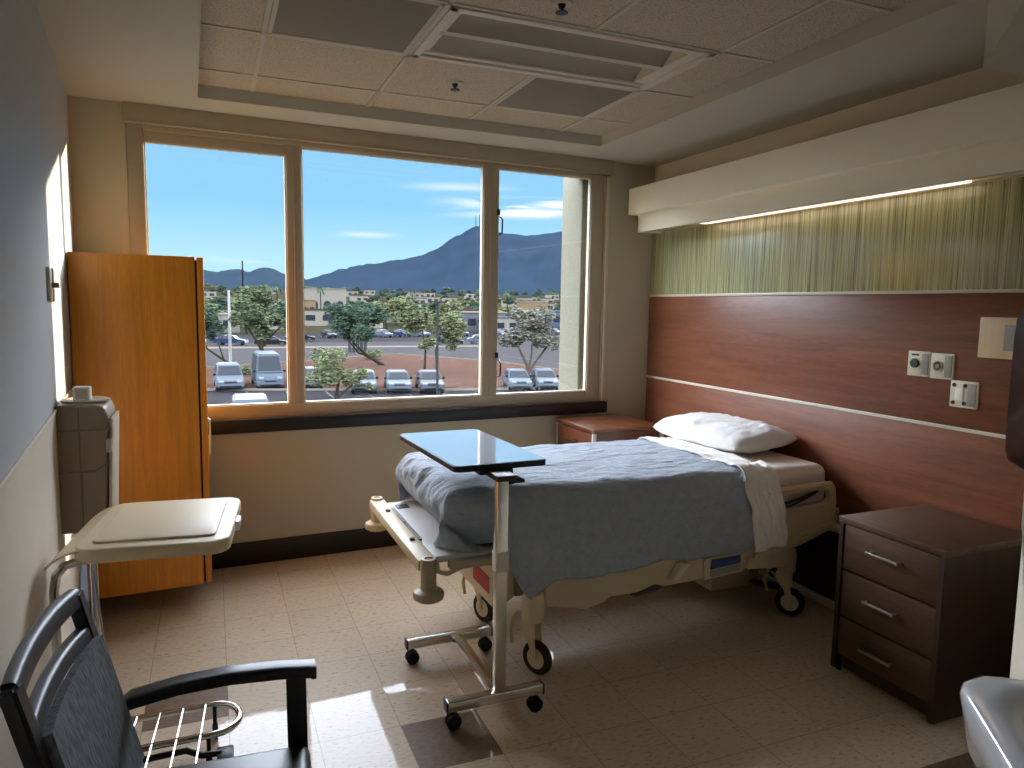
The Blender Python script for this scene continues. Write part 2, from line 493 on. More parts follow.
    def grid(self, fn, nu, nv, thick=0.0):
        t = bmesh.new()
        V = [[t.verts.new(fn(i / nu, j / nv)) for j in range(nv + 1)] for i in range(nu + 1)]
        for i in range(nu):
            for j in range(nv): t.faces.new((V[i][j], V[i + 1][j], V[i + 1][j + 1], V[i][j + 1]))
        bmesh.ops.recalc_face_normals(t, faces=list(t.faces))
        if thick: bmesh.ops.solidify(t, geom=list(t.faces), thickness=thick)
        return self._add(t)
    def quads(self, vs, fs):
        t = bmesh.new(); V = [t.verts.new(v) for v in vs]
        for f in fs: t.faces.new([V[i] for i in f])
        return self._add(t)

def obj(name, mb, m, parent=None, smooth=True, label=None):
    me = bpy.data.meshes.new(name)
    top = parent
    while top is not None and top.parent is not None: top = top.parent
    if top is not None: bmesh.ops.translate(mb.bm, verts=mb.bm.verts, vec=-top.location)
    mb.bm.to_mesh(me); mb.bm.free()
    ms = m if isinstance(m, (list, tuple)) else [m]
    for k in ms: me.materials.append(M[k] if isinstance(k, str) else k)
    if smooth:
        me.polygons.foreach_set('use_smooth', [True] * len(me.polygons))
        me.set_sharp_from_angle(angle=math.radians(mb.sharp))
    o = bpy.data.objects.new(name, me); COL.objects.link(o)
    if parent is not None: o.parent = parent
    if label: o['label'] = label
    return o

def thing(name, label, cat, loc=(0, 0, 0), group=None):
    o = bpy.data.objects.new(name, None); COL.objects.link(o); o.location = loc
    o.empty_display_size = 0.1
    o['label'] = label; o['category'] = cat
    if group: o['group'] = group
    return o

def tag(o, label, cat, group=None):
    o['label'] = label; o['category'] = cat
    if group: o['group'] = group
    return o

def struct(name, mb, m, label, cat, parent=None, smooth=True):
    o = obj(name, mb, m, parent, smooth)
    if parent is None:
        o['kind'] = 'structure'; o['label'] = label; o['category'] = cat
    return o

def sroot(name, label, cat, loc=(0, 0, 0)):
    o = thing(name, label, cat, loc); o['kind'] = 'structure'; return o

def copy_tree(o, parent=None):
    c = o.copy(); COL.objects.link(c)
    if parent is not None: c.parent = parent
    for ch in list(o.children): copy_tree(ch, c)
    return c

# frames of reference ---------------------------------------------------------
WA = math.atan2(0.2066, 3.777)                       # the window wall is a few degrees off square
WM = Matrix.Rotation(WA, 4, 'Z')                     # local x along the window wall (0 = right corner), y outwards
LA = math.atan2(-5.1906 + 0.2066, -3.3475 + 3.777)   # left wall direction, away from the window
LM = Matrix.Translation((-3.777, -0.2066, 0)) @ Matrix.Rotation(LA, 4, 'Z')   # local x along the left wall, +y into the room
XL = -3.783                                          # window wall local x of the left corner
ZS, ZT = 2.673, 2.74

# ------------------------------------------------------------------ room shell
mb = MB(); mb.quads([(-4.4, -5.6, 0), (0.4, -5.6, 0), (0.4, 0.1, 0), (-4.4, -0.05, 0)], [(0, 1, 2, 3)])
mb.box(-4.4, 0.4, -5.6, -0.3, -0.2, -0.002)
struct('floor', mb, 'floor', 'beige speckled vinyl tile floor with a few dark brown tiles', 'floor')

# soffit ring with the tray opening
tr = [(-3.14, -0.497), (-0.69, -0.433), (-0.70, -2.94), (-3.08, -2.94)]
outer = [(-4.0, -0.25), (0.1, 0.03), (0.1, -5.6), (-4.0, -5.6)]
mb = MB()
vs = [(x, y, ZS) for x, y in outer] + [(x, y, ZS) for x, y in tr] + [(x, y, ZT + 0.004) for x, y in tr]
fs = [(0, 1, 5, 4), (1, 2, 6, 5), (2, 3, 7, 6), (3, 0, 4, 7), (4, 5, 9, 8), (5, 6, 10, 9), (6, 7, 11, 10), (7, 4, 8, 11)]
mb.quads(vs, fs)
mb.box(-4.0, 0.1, -5.6, 0.0, ZT + 0.10, ZT + 0.2)
struct('ceiling', mb, 'soffit', 'cream plaster ceiling border around the recessed tile tray', 'ceiling', smooth=False)

# acoustic tiles, leaving the cells of the troffer and the two vents open
PX, PY, PT = -2.869, -0.788, 0.624
mb = MB()
def cellbox(i, j): return (PX + i * PT, PX + (i + 1) * PT, PY - (j + 1) * PT, PY - j * PT)
open_cells = {(0, 1), (2, 0), (1, 1), (2, 1)}
for i in range(-1, 4):
    for j in range(-1, 4):
        if (i, j) in open_cells: continue
        x0, x1, y0, y1 = cellbox(i, j)
        x0 = max(x0, -3.16); x1 = min(x1, -0.67); y1 = min(y1, -0.42); y0 = max(y0, -2.96)
        if x1 - x0 < 0.02 or y1 - y0 < 0.02: continue
        mb.box(x0, x1, y0, y1, ZT, ZT + 0.02)
struct('ceiling_tile_panel', mb, 'acoustic', 'speckled acoustic tiles in the ceiling tray', 'ceiling tiles', smooth=False)
mb = MB()
def tray_y(x): return -0.497 + (x + 3.14) * (0.064 / 2.45)
for i in range(0, 4):
    x = PX + i * PT
    for ya, yb in (((-2.94, PY - 2 * PT), (PY - PT, tray_y(x))) if i == 2 else ((-2.94, tray_y(x)),)): mb.box(x - 0.010, x + 0.010, ya, yb, ZT - 0.005, ZT + 0.001)
for j in range(0, 4):
    y = PY - j * PT; mb.box(-3.14, -0.69, y - 0.010, y + 0.010, ZT - 0.005, ZT + 0.001)
struct('ceiling_grid_frame', mb, 'tbar', 'thin metal grid bars between the ceiling tiles', 'ceiling grid', smooth=False)

# window wall with the opening
WX0, WX1, WZ0, WZ1 = -3.516, -0.385, 0.915, 2.576
mb = MB(WM)
mb.box(XL - 0.3, WX0, 0, 0.22, 0, ZS + 0.1); mb.box(WX1, 0.3, 0, 0.22, 0, ZS + 0.1)
mb.box(WX0, WX1, 0, 0.22, 0, WZ0); mb.box(WX0, WX1, 0, 0.22, WZ1, ZS + 0.1)
struct('wall_window', mb, 'wall', 'beige wall around the wide window', 'wall', smooth=False)

mb = MB(LM)
mb.box(-0.3, 5.5, -0.15, 0, 1.20, ZS + 0.1)
lw = struct('wall_left', mb, 'left_upper', 'blue grey left wall above the wall guard line', 'wall', smooth=False)
mb = MB(LM); mb.box(-0.3, 5.5, -0.15, 0.004, 0, 1.19); obj('guard_panel', mb, 'left_lower', lw, False)
mb = MB(LM); mb.box(0, 5.4, 0, 0.008, 1.188, 1.202, 0.003); obj('guard_trim', mb, 'trim_light', lw)

mb = MB(); mb.box(0.02, 0.2, -5.6, 0.2, 0, ZS + 0.1)
struct('wall_right', mb, 'wall_cream', 'cream wall behind the bed head', 'wall', smooth=False)
mb = MB(); mb.box(-4.0, 0.2, -5.6, -5.45, 0, ZS + 0.1)
struct('wall_back', mb, 'wall_far', 'cream wall behind the viewer', 'wall', smooth=False)

# angled sink wall and the bulkhead above it (face direction d1)
SA = math.atan2(-0.69, -0.724)
SM = Matrix.Translation((-1.07, -3.306, 0)) @ Matrix.Rotation(SA, 4, 'Z')   # x along the face towards the camera, +y into the room? (left of travel)
mb = MB()
mb.prism([(-1.07, -3.306), (0.02, -3.33), (0.02, -5.45), (-2.6, -5.45), (-2.6, -4.80), (-2.45, -4.62)], 'z', 2.30, ZS)
struct('ceiling_bulkhead', mb, 'soffit', 'angled lowered bulkhead over the sink corner', 'ceiling', smooth=False)
mb = MB()
mb.prism([(-0.600, -3.243), (0.0185, -3.243), (0.0185, -5.44), (-2.3, -5.44), (-2.04, -5.0)], 'z', 0, 2.30)
struct('wall_sink', mb, 'wall_far', 'angled wall carrying the white sink', 'wall', smooth=False)

# baseboards and sill
mb = MB(WM); mb.box(XL, 0.0, -0.012, 0.0, 0, 0.145, 0.004)
struct('baseboard_window', mb, 'base_dark', 'dark brown vinyl baseboard under the window', 'baseboard')
mb = MB(LM); mb.box(0, 5.2, 0.0, 0.014, 0, 0.12, 0.004)
struct('baseboard_left', mb, 'base_dark', 'dark vinyl baseboard along the left wall', 'baseboard')
mb = MB(); mb.box(-0.03, 0.0, -2.86, -0.02, 0, 0.035, 0.004)
struct('baseboard_right', mb, 'trim_light', 'pale floor strip along the headwall', 'baseboard')
mb = MB(WM); mb.box(WX0 + 0.02, WX1 + 0.012, -0.045, 0.02, 0.828, 0.912, 0.006)
struct('trim_1', mb, 'black_sill', 'black window sill ledge', 'window sill')
mb = MB(WM); mb.box(WX0 - 0.006, WX1 + 0.006, -0.05, 0.0, 2.576, ZS, 0.003)
mb.box(WX0, WX1, -0.056, -0.05, 2.572, 2.582)
struct('trim_2', mb, 'trim', 'taupe box trim across the window head', 'window trim')

# the window
win = sroot('window_1', 'wide three-pane window with taupe frame overlooking a car park', 'window', tuple(WM @ Vector((-1.95, 0, 0.91))))
mb = MB(WM)
fo0, fo1 = 0.004, 0.055
mb.box(WX0, -3.43, fo0, fo1, WZ0, WZ1, 0.004); mb.box(-0.53, WX1, fo0, fo1, WZ0, WZ1, 0.004)
mb.box(-3.43, -0.53, fo0, fo1, WZ0, 0.990, 0.004); mb.box(-3.43, -0.53, fo0, fo1, 2.545, WZ1, 0.004)
mb.box(-0.425, -0.405, -0.012, fo0, WZ0, 2.56, 0.003)
obj('window_frame', mb, 'trim', win)
mb = MB(WM); mb.box(-0.412, -0.388, -0.02, 0.004, WZ0, 2.565, 0.004); obj('frame_bead', mb, 'trim_light', win)
for x0, x1 in ((-2.672, -2.582), (-1.380, -1.272)):
    mb = MB(WM); mb.box(x0, x1, fo0, fo1, 0.985, 2.55, 0.004); mb.box((x0 + x1) / 2 - 0.006, (x0 + x1) / 2 + 0.006, -0.004, fo0, 0.99, 2.54, 0.002)
    obj('mullion', mb, 'trim', win)
mb = MB(WM); mb.box(-3.43, -2.672, 0.012, 0.055, 2.490, 2.546, 0.004); obj('sash_rail', mb, 'trim', win)
for x0, x1, z1 in ((-3.43, -2.672, 2.49), (-2.582, -1.38, 2.545), (-1.272, -0.53, 2.545)):
    mb = MB(WM); w = 0.008
    mb.box(x0, x0 + w, 0.014, 0.045, 0.99, z1); mb.box(x1 - w, x1, 0.014, 0.045, 0.99, z1)
    mb.box(x0, x1, 0.014, 0.045, 0.99, 0.99 + w); mb.box(x0, x1, 0.014, 0.045, z1 - w, z1)
    obj('glazing_bead', mb, 'trim_light', win, False)
    mb = MB(WM); mb.quads([(x0, 0.03, 0.99), (x1, 0.03, 0.99), (x1, 0.03, z1), (x0, 0.03, z1)], [(0, 1, 2, 3)])
    obj('pane', mb, 'glass', win, False)
for z in (1.12, 2.10):
    mb = MB(WM); mb.tube([(-1.262, 0.0, z), (-1.258, -0.03, z + 0.01), (-1.258, -0.034, z + 0.10), (-1.262, 0.0, z + 0.12)], 0.006, 8)
    mb.box(-1.285, -1.262, -0.006, 0.006, z + 0.13, z + 0.17, 0.002)
    obj('latch', mb, 'black', win)

# ------------------------------------------------------------------ headwall
hp = thing('headwall_panel', 'red brown wood headwall panel with a green striped band above the bed', 'wall panel', (0, -1.45, 0))
Y0, Y1 = -2.862, -0.012
mb = MB(); mb.box(0.0, 0.0185, Y0, Y1, 0.42, 1.083, 0.002); obj('lower_board', mb, 'wood_head', hp)
mb = MB(); mb.box(0.0, 0.0185, Y0, Y1, 1.099, 1.700, 0.002); obj('upper_board', mb, 'wood_head', hp)
mb = MB(); mb.box(-0.004, 0.0185, Y0, Y1, 1.083, 1.099, 0.001); obj('reveal_strip', mb, 'strip_white', hp)
mb = MB(); mb.box(-0.008, 0.0185, Y0, Y1, 1.700, 1.716, 0.002); obj('ledge_strip', mb, 'strip_white', hp)
mb = MB(); mb.box(0.004, 0.0185, Y0, Y1, 1.716, 2.175, 0.001); obj('resin_band', mb, 'resin', hp, label='green and yellow striped translucent band')
mb = MB(); mb.box(0.006, 0.0185, Y0, Y1, 0.035, 0.42, 0.001); obj('kick_board', mb, 'kick', hp)

va = thing('light_valance', 'long cream two-step light valance above the green striped band', 'wall light', (0, -1.6, 2.16))
mb = MB(); mb.box(-0.255, 0.018, -3.3, -0.085, 2.29, 2.477, 0.003); obj('upper_housing', mb, 'valance', va)
mb = MB(); mb.box(-0.197, -0.180, -3.3, -0.122, 2.165, 2.292, 0.002); mb.box(-0.197, 0.018, -0.137, -0.122, 2.165, 2.292, 0.002); obj('lower_fascia', mb, 'valance', va)
mb = MB(); mb.box(-0.180, -0.12, -3.3, -0.14, 2.172, 2.180, 0.001); mb.box(-0.025, 0.002, -3.3, -0.14, 2.180, 2.188, 0.001); obj('lens_rail', mb, 'trim_light', va)
mb = MB(); mb.box(-0.118, -0.028, -2.55, -0.72, 2.176, 2.195, 0.004); obj('lamp_lens', mb, 'lens', va)

def wall_plate(y, z, w, h, label, cat, kind):
    t = thing('wall_outlet' if kind != 'speaker' else 'speaker_panel', label, cat, (0, y, z))
    base = 'ivory' if kind != 'speaker' else 'maple'
    mb = MB(); mb.box(-0.010, 0.0, y - w / 2, y + w / 2, z - h / 2, z + h / 2, 0.003); obj('plate', mb, base, t)
    if kind == 'port':
        mb = MB(); mb.box(-0.012, -0.009, y - w * 0.44, y - w * 0.12, z - h * 0.42, z + h * 0.42, 0.001); obj('side_label', mb, 'grey_plate', t)
    return t
t = wall_plate(-2.345, 1.37, 0.118, 0.118, 'ivory gas outlet plate with a dark green port on the wood headwall', 'outlet', 'port')
mb = MB(); mb.cyl((-0.013, -2.325, 1.372), 0.022, 0.012, 'x', 24, 0.002); obj('port', mb, mat('dark_green_port', (44, 58, 44), 0.5), t)
mb = MB(); mb.box(-0.0115, -0.009, -2.345, -2.305, 1.408, 1.416); obj('port_lettering', mb, 'black', t)
t = wall_plate(-2.463, 1.367, 0.114, 0.118, 'ivory gas outlet plate with a pale ringed port on the wood headwall', 'outlet', 'port')
mb = MB(); mb.lathe([(0.024, -0.013), (0.024, -0.016), (0.018, -0.016), (0.018, -0.013), (0.011, -0.013), (0.011, -0.018), (0.0, -0.018)], (0, -2.445, 1.367), 'x', 24); obj('port', mb, 'bed_taupe', t)
t = wall_plate(-2.578, 1.25, 0.13, 0.12, 'ivory plate with four dark sockets below the gas outlets', 'outlet', 'port')
for dy in (-0.006, 0.046):
    for dz in (-0.04, 0.04): mb = MB(); mb.cyl((-0.011, -2.578 + dy, 1.25 + dz), 0.009, 0.006, 'x', 14); obj('socket', mb, 'black', t)
mb = MB(); mb.box(-0.015, -0.009, -2.578 - 0.0, -2.578 + 0.04, 1.222, 1.278, 0.002); obj('socket_plate', mb, 'white_plastic', t)
t = wall_plate(-2.76, 1.508, 0.27, 0.175, 'pale maple square panel with a grey grille beside the black monitor', 'panel', 'speaker')
mb = MB(); mb.box(-0.013, -0.009, -2.86, -2.735, 1.455, 1.565, 0.002); obj('grille', mb, 'grey_plate', t)

# ------------------------------------------------------------------ ceiling fittings
x0, x1, y0, y1 = PX + PT, PX + 3 * PT, PY - 2 * PT, PY - PT
tf = thing('ceiling_light', 'unlit recessed rectangular ceiling light in the tile tray', 'ceiling light', ((x0 + x1) / 2, (y0 + y1) / 2, ZT))
mb = MB()
fw_ = 0.045
for a in ((x0 + 0.012, x1 - 0.012, y0 + 0.012, y0 + fw_), (x0 + 0.012, x1 - 0.012, y1 - fw_, y1 - 0.012), (x0 + 0.012, x0 + fw_, y0 + 0.012, y1 - 0.012), (x1 - fw_, x1 - 0.012, y0 + 0.012, y1 - 0.012)):
    mb.box(*a, ZT - 0.012, ZT + 0.02, 0.003)
obj('frame', mb, 'fixture', tf)
mb = MB()
ymid = (y0 + y1) / 2
def reflector(a, b):
    def fn(u, v):
        return Vector((x0 + fw_ + 0.03 + (x1 - x0 - 2 * fw_ - 0.09) * u, a + (b - a) * v, ZT + 0.004 + 0.055 * math.sin(PI * v)))
    return fn
for ya, yb in ((y0 + fw_ + 0.03, ymid - 0.02), (ymid + 0.02, y1 - fw_ - 0.03)):
    m1 = MB(); m1.grid(reflector(ya, yb), 2, 16); obj('reflector', m1, 'fixture_grey', tf)
m1 = MB()
m1.prism([(ymid - 0.028, ZT + 0.012), (ymid, ZT - 0.004), (ymid + 0.028, ZT + 0.012), (ymid + 0.02, ZT + 0.02), (ymid - 0.02, ZT + 0.02)], 'x', x0 + fw_, x1 - fw_)
m1.box(x0 + fw_, x1 - fw_, y0 + fw_, y1 - fw_, ZT + 0.064, ZT + 0.07)
for xa, xb in ((x0 + fw_, x0 + fw_ + 0.03), (x1 - fw_ - 0.06, x1 - fw_)):
    m1.prism([(xa, ZT + 0.004), (xb, ZT + 0.004 if xa < -1.6 else ZT + 0.004), (xb, ZT + 0.06), (xa, ZT + 0.06)], 'y', y0 + fw_, y1 - fw_)
for ya in (y0 + fw_, y1 - fw_ - 0.034): m1.box(x0 + fw_, x1 - fw_, ya, ya + 0.034, ZT - 0.002, ZT + 0.06, 0.004)
obj('housing', m1, 'fixture', tf)

for (i, j), lb in (((0, 1), 'large dark perforated air vent in the ceiling left of the ceiling light'), ((2, 0), 'dark perforated air vent between the ceiling light and the window')):
    x0, x1, y0, y1 = cellbox(i, j)
    v = thing('ceiling_vent', lb, 'vent', ((x0 + x1) / 2, (y0 + y1) / 2, ZT))
    mb = MB(); mb.box(x0 + 0.03, x1 - 0.03, y0 + 0.03, y1 - 0.03, ZT - 0.004, ZT + 0.012, 0.003); obj('perforated_plate', mb, 'vent', v)
    mb = MB()
    for a in ((x0 + 0.012, x1 - 0.012, y0 + 0.012, y0 + 0.032), (x0 + 0.012, x1 - 0.012, y1 - 0.032, y1 - 0.012), (x0 + 0.012, x0 + 0.032, y0 + 0.012, y1 - 0.012), (x1 - 0.032, x1 - 0.012, y0 + 0.012, y1 - 0.012)):
        mb.box(*a, ZT - 0.006, ZT + 0.012, 0.002)
    obj('frame', mb, 'tbar', v)

for (x, y), lb in (((-1.927, -1.119), 'small dark sprinkler head in the tile between vent and window border'), ((-1.866, -2.216), 'small dark sprinkler head at the top edge beyond the ceiling light')):
    s = thing('sprinkler_head', lb, 'sprinkler', (x, y, ZT))
    mb = MB(); mb.lathe([(0.0, ZT), (0.042, ZT), (0.036, ZT - 0.008), (0.018, ZT - 0.010), (0, ZT - 0.010)], (x, y, 0), 'z', 24); obj('escutcheon', mb, 'tbar', s)
    mb = MB(); mb.lathe([(0.0, ZT - 0.008), (0.016, ZT - 0.010), (0.012, ZT - 0.022), (0.005, ZT - 0.026), (0.005, ZT - 0.036), (0.024, ZT - 0.037), (0.024, ZT - 0.040), (0, ZT - 0.041)], (x, y, 0), 'z', 16); obj('deflector', mb, 'black', s)

# ------------------------------------------------------------------ left wall things
sw = thing('light_switch', 'two narrow grey switch plates on the blue grey left wall', 'switch', tuple(LM @ Vector((1.42, 0, 1.66))))
for x in (1.35, 1.47):
    mb = MB(LM); mb.box(x - 0.035, x + 0.035, 0, 0.012, 1.60, 1.725, 0.003); obj('switch_plate', mb, 'trim_light', sw)
mb = MB(LM); mb.box(1.44, 1.46, 0.012, 0.035, 1.65, 1.67, 0.003); obj('toggle', mb, 'trim', sw)

# wardrobe: door on its right-hand side, plain side panel towards the camera
wd = thing('wardrobe', 'tall honey oak wardrobe hung in the corner left of the window', 'wardrobe', tuple(WM @ Vector((-3.48, -0.3, 0.135))))
mb = MB(WM)
mb.box(-3.758, -3.212, -0.6, -0.002, 0.135, 1.832, 0.002); obj('carcass', mb, 'wood_ward', wd)
mb = MB(WM); mb.box(-3.212, -3.202, -0.585, -0.01, 0.145, 1.815); obj('door_gap', mb, 'black', wd, False)
mb = MB(WM); mb.box(-3.202, -3.172, -0.6, -0.014, 0.14, 1.83, 0.002); obj('door', mb, 'wood_ward', wd)
d = wd.children[-1]
mb = MB(WM); mb.tube([(-3.172, -0.50, 0.80), (-3.158, -0.50, 0.81), (-3.158, -0.50, 0.99), (-3.172, -0.50, 1.0)], 0.005, 8); obj('handle', mb, 'steel', d)

# taupe wall bin with a white air freshener on top
bn = thing('wall_bin', 'tall taupe plastic wall container beside the wardrobe', 'container', (-3.56, -1.62, 0.72))
mb = MB()
mb.prism([(-3.655, 0.72), (-3.50, 0.72), (-3.477, 1.17), (-3.49, 1.205), (-3.52, 1.215), (-3.655, 1.215)], 'y', -1.66, -1.42, 0.012, 3); obj('body', mb, 'bin', bn)
mb = MB(); mb.prism([(-3.66, 1.115), (-3.470, 1.115), (-3.468, 1.125), (-3.66, 1.125)], 'y', -1.664, -1.42); mb.prism([(-3.66, 0.955), (-3.53, 0.955), (-3.48, 0.985), (-3.478, 0.993), (-3.53, 0.963), (-3.66, 0.963)], 'y', -1.663, -1.42)
mb.box(-3.578, -3.572, -1.664, -1.65, 0.73, 1.20); obj('band', mb, mat('bin_seam', (124, 109, 91), 0.5), bn, False)
mb = MB(); mb.prism([(-3.492, 0.73), (-3.480, 0.73), (-3.462, 1.16), (-3.474, 1.16)], 'y', -1.655, -1.44, 0.003); obj('lit_edge', mb, 'bin_light', bn, label='pale edge strip painted in for window light')  # paler strip stands in for window light along the container's right edge
mb = MB(); mb.box(-3.488, -3.468, -1.672, -1.655, 1.03, 1.085, 0.005); obj('latch', mb, 'bin_light', bn)
mb = MB(); mb.lathe([(0.078, 0), (0.085, 0.004), (0.085, 0.009), (0.07, 0.013), (0.062, 0.006), (0, 0.006)], (-3.565, -1.545, 1.214), 'z', 28); obj('lid_ring', mb, 'bin_light', bn)
fr = thing('air_freshener', 'small white cube standing on the taupe wall container', 'air freshener', (-3.57, -1.57, 1.222))
mb = MB(); mb.box(-3.60, -3.542, -1.60, -1.545, 1.221, 1.276, 0.006, 3); obj('case', mb, 'white_plastic', fr)
mb = MB(); mb.box(-3.592, -3.55, -1.603, -1.599, 1.23, 1.268, 0.002); obj('front_plate', mb, 'trim_light', fr)

# linen hamper stand
hs = thing('linen_hamper', 'chrome linen hamper stand with tan plastic lid near the left wall', 'hamper', (-3.27, -2.2, 0))
lidM = Matrix.Translation((-3.255, -2.225, 0.9)) @ Matrix.Rotation(math.radians(-6), 4, 'Z')
def rrect(hx, hy, r, n=6):
    p = []
    for cx, cy, a0 in ((hx - r, hy - r, 0), (-hx + r, hy - r, PI / 2), (-hx + r, -hy + r, PI), (hx - r, -hy + r, 1.5 * PI)):
        for k in range(n + 1):
            a = a0 + PI / 2 * k / n; p.append((cx + r * math.cos(a), cy + r * math.sin(a)))
    return p
mb = MB(lidM); mb.prism(rrect(0.212, 0.262, 0.06), 'z', -0.042, 0.0, 0.008, 3)
def lip(u, v):
    return Vector((-0.19 - 0.09 * u, -0.25 + 0.49 * v, -0.004 - 0.045 * u * u))
mb.grid(lip, 8, 4, 0.006)
lid_o = obj('lid', mb, 'lid', hs)
mb = MB(lidM); mb.prism(rrect(0.168, 0.205, 0.02), 'z', -0.002, 0.007, 0.004, 2); obj('lid_inset', mb, 'lid', lid_o)
mb = MB(lidM); mb.box(0.208, 0.226, -0.05, 0.03, -0.036, -0.006, 0.004); obj('lid_tab', mb, 'white_plastic', lid_o)
def hook(x, y):
    return [(x, y, 0.11), (x, y, 0.77), (x + 0.008, y, 0.815), (x + 0.03, y, 0.84), (x + 0.07, y, 0.850), (x + 0.2, y, 0.850)]
mb = MB(); mb.tube(hook(-3.545, -2.40), 0.013, 12); obj('upright', mb, 'chrome', hs)
mb = MB(); mb.tube(hook(-3.490, -2.06), 0.012, 12); obj('upright', mb, 'chrome', hs)
mb = MB(); mb.prism([(-2.36, 0.52), (-2.07, 0.52), (-2.07, 0.82), (-2.14, 0.82)], 'x', -3.512, -3.506, 0.001); obj('back_plate', mb, 'blueish_plate', hs)
mb = MB()
arc = [(-3.13 + 0.085 * math.sin(PI * k / 10), -2.11 + 0.10 * math.cos(PI * k / 10), 0.125) for k in range(11)]
mb.tube([(-3.545, -2.60, 0.125), (-3.55, -2.06, 0.125), (-3.53, -2.02, 0.125), (-3.48, -2.01, 0.125)] + arc + [(-3.54, -2.21, 0.125)], 0.012, 12)
obj('base_rail', mb, 'chrome', hs)
for k in range(5):
    x = -3.46 + 0.075 * k
    mb = MB(); mb.tube([(x, -2.01, 0.132), (x - 0.05, -2.66, 0.132)], 0.004, 8); obj('wire', mb, 'chrome', hs)
mb = MB(); mb.tube([(-3.50, -2.235, 0.095), (-3.22, -2.225, 0.095), (-3.17, -2.225, 0.066), (-3.11, -2.225, 0.062)], 0.011, 10); mb.box(-3.125, -3.07, -2.27, -2.19, 0.035, 0.066, 0.006); obj('foot_pedal', mb, 'black', hs)
mb = MB(); mb.tube([(-3.478, -2.2, 0.855), (-3.455, -2.2, 0.55), (-3.41, -2.21, 0.07)], 0.0035, 8); obj('pedal_rod', mb, 'steel', hs)
for x, y in ((-3.15, -2.205), (-3.50, -2.03), (-3.13, -2.02), (-3.52, -2.58)):
    mb = MB(); mb.cyl((x, y, 0.028), 0.028, 0.02, 'x', 18, 0.004); mb.tube([(x, y, 0.03), (x, y, 0.12)], 0.007, 8); obj('caster', mb, 'rubber', hs)

# ------------------------------------------------------------------ guest chair
ch = thing('guest_chair', 'black armchair with dark woven back by the left wall', 'chair', (-3.15, -3.1, 0))
YF, YN = -2.872, -3.315
def backx(z, s):   # s 0..1 across the back, bowed backwards in the middle
    return -3.285 - (z - 0.40) * 0.247 - 0.014 * (1 - (2 * s - 1) ** 2)
for y, nm in ((YF, 0), (YN, 1)):
    mb = MB(); p = [(-3.34, y, 0.0), (-3.275, y, 0.28), (-3.285, y, 0.40), (backx(0.70, 0), y, 0.70), (backx(0.93, 0), y, 0.93)]
    for a, b_ in zip(p, p[1:]): mb.bar(a, b_, 0.030, 0.046, 0.006)
    obj('rear_leg', mb, 'chair_frame', ch)
    mb = MB()
    yy = y + (0.014 if nm == 0 else -0.075)
    mb.bar((-2.915, yy, 0), (-2.922, yy, 0.645), 0.050, 0.032, 0.006); obj('front_leg', mb, 'chair_frame', ch)
    mb = MB()
    q = [(-3.345, yy, 0.615), (-3.31, yy, 0.640), (-3.20, yy, 0.660), (-3.08, yy, 0.668), (-2.96, yy, 0.664), (-2.875, yy, 0.655)]
    def arm(u, v, q=q, yy=yy):
        f = u * (len(q) - 1); i = min(int(f), len(q) - 2); t_ = f - i
        c = Vector(q[i]).lerp(Vector(q[i + 1]), t_)
        a = 2 * PI * v
        ca, sa = math.cos(a), math.sin(a)
        sg = lambda w: math.copysign(abs(w) ** 0.45, w)
        return c + Vector((0, 0.029 * sg(ca), 0.017 * sg(sa)))
    mb.grid(arm, 30, 24)
    mb.box(-2.885, -2.871, yy - 0.028, yy + 0.028, 0.638, 0.672, 0.004)
    obj('armrest', mb, 'chair_frame', ch)
def rail(z0, z1, th):
    def fn(u, v):
        a = 2 * PI * v; sg = lambda w: math.copysign(abs(w) ** 0.5, w)
        z = (z0 + z1) / 2 + (z1 - z0) / 2 * sg(math.sin(a))
        zc = z + 0.010 * (1 - (2 * u - 1) ** 2)
        return Vector((backx(z, u) + th / 2 * sg(math.cos(a)), YF + (YN - YF) * u, zc))
    return fn
mb = MB(); mb.grid(rail(0.895, 0.938, 0.028), 20, 20); obj('top_rail', mb, 'chair_frame', ch)
mb = MB(); mb.grid(rail(0.812, 0.85, 0.028), 20, 20); obj('back_rail', mb, 'chair_frame', ch)
mb = MB(); mb.grid(rail(0.47, 0.51, 0.03), 20, 20); obj('back_rail', mb, 'chair_frame', ch)
def pad(u, v):
    z = 0.50 + 0.32 * v
    return Vector((backx(z, u) + 0.012 + 0.012 * math.sin(PI * u) * math.sin(PI * v), YF - 0.012 + (YN - YF + 0.024) * u, z))
mb = MB(); mb.grid(pad, 20, 14, 0.02); obj('backrest', mb, 'chair_fabric', ch, label='dark grey-blue woven back panel')
mb = MB(); mb.box(-3.28, -2.89, YN - 0.01, YF + 0.006, 0.405, 0.465, 0.028, 4); obj('seat', mb, 'chair_frame', ch)
ch.location = (-3.168, -3.124, 0); ch.rotation_euler = (0, 0, math.radians(-4))

# ------------------------------------------------------------------ bed
BX0, BX1, BYN, BYF = -2.12, -0.06, -1.93, -1.00
bed = thing('hospital_bed', 'beige hospital bed frame with side rails and casters', 'bed', (-1.15, -1.47, 0))
mb = MB(); mb.box(-2.06, -0.08, BYN + 0.04, BYF - 0.04, 0.50, 0.545, 0.01); obj('deck', mb, 'bed_white', bed)
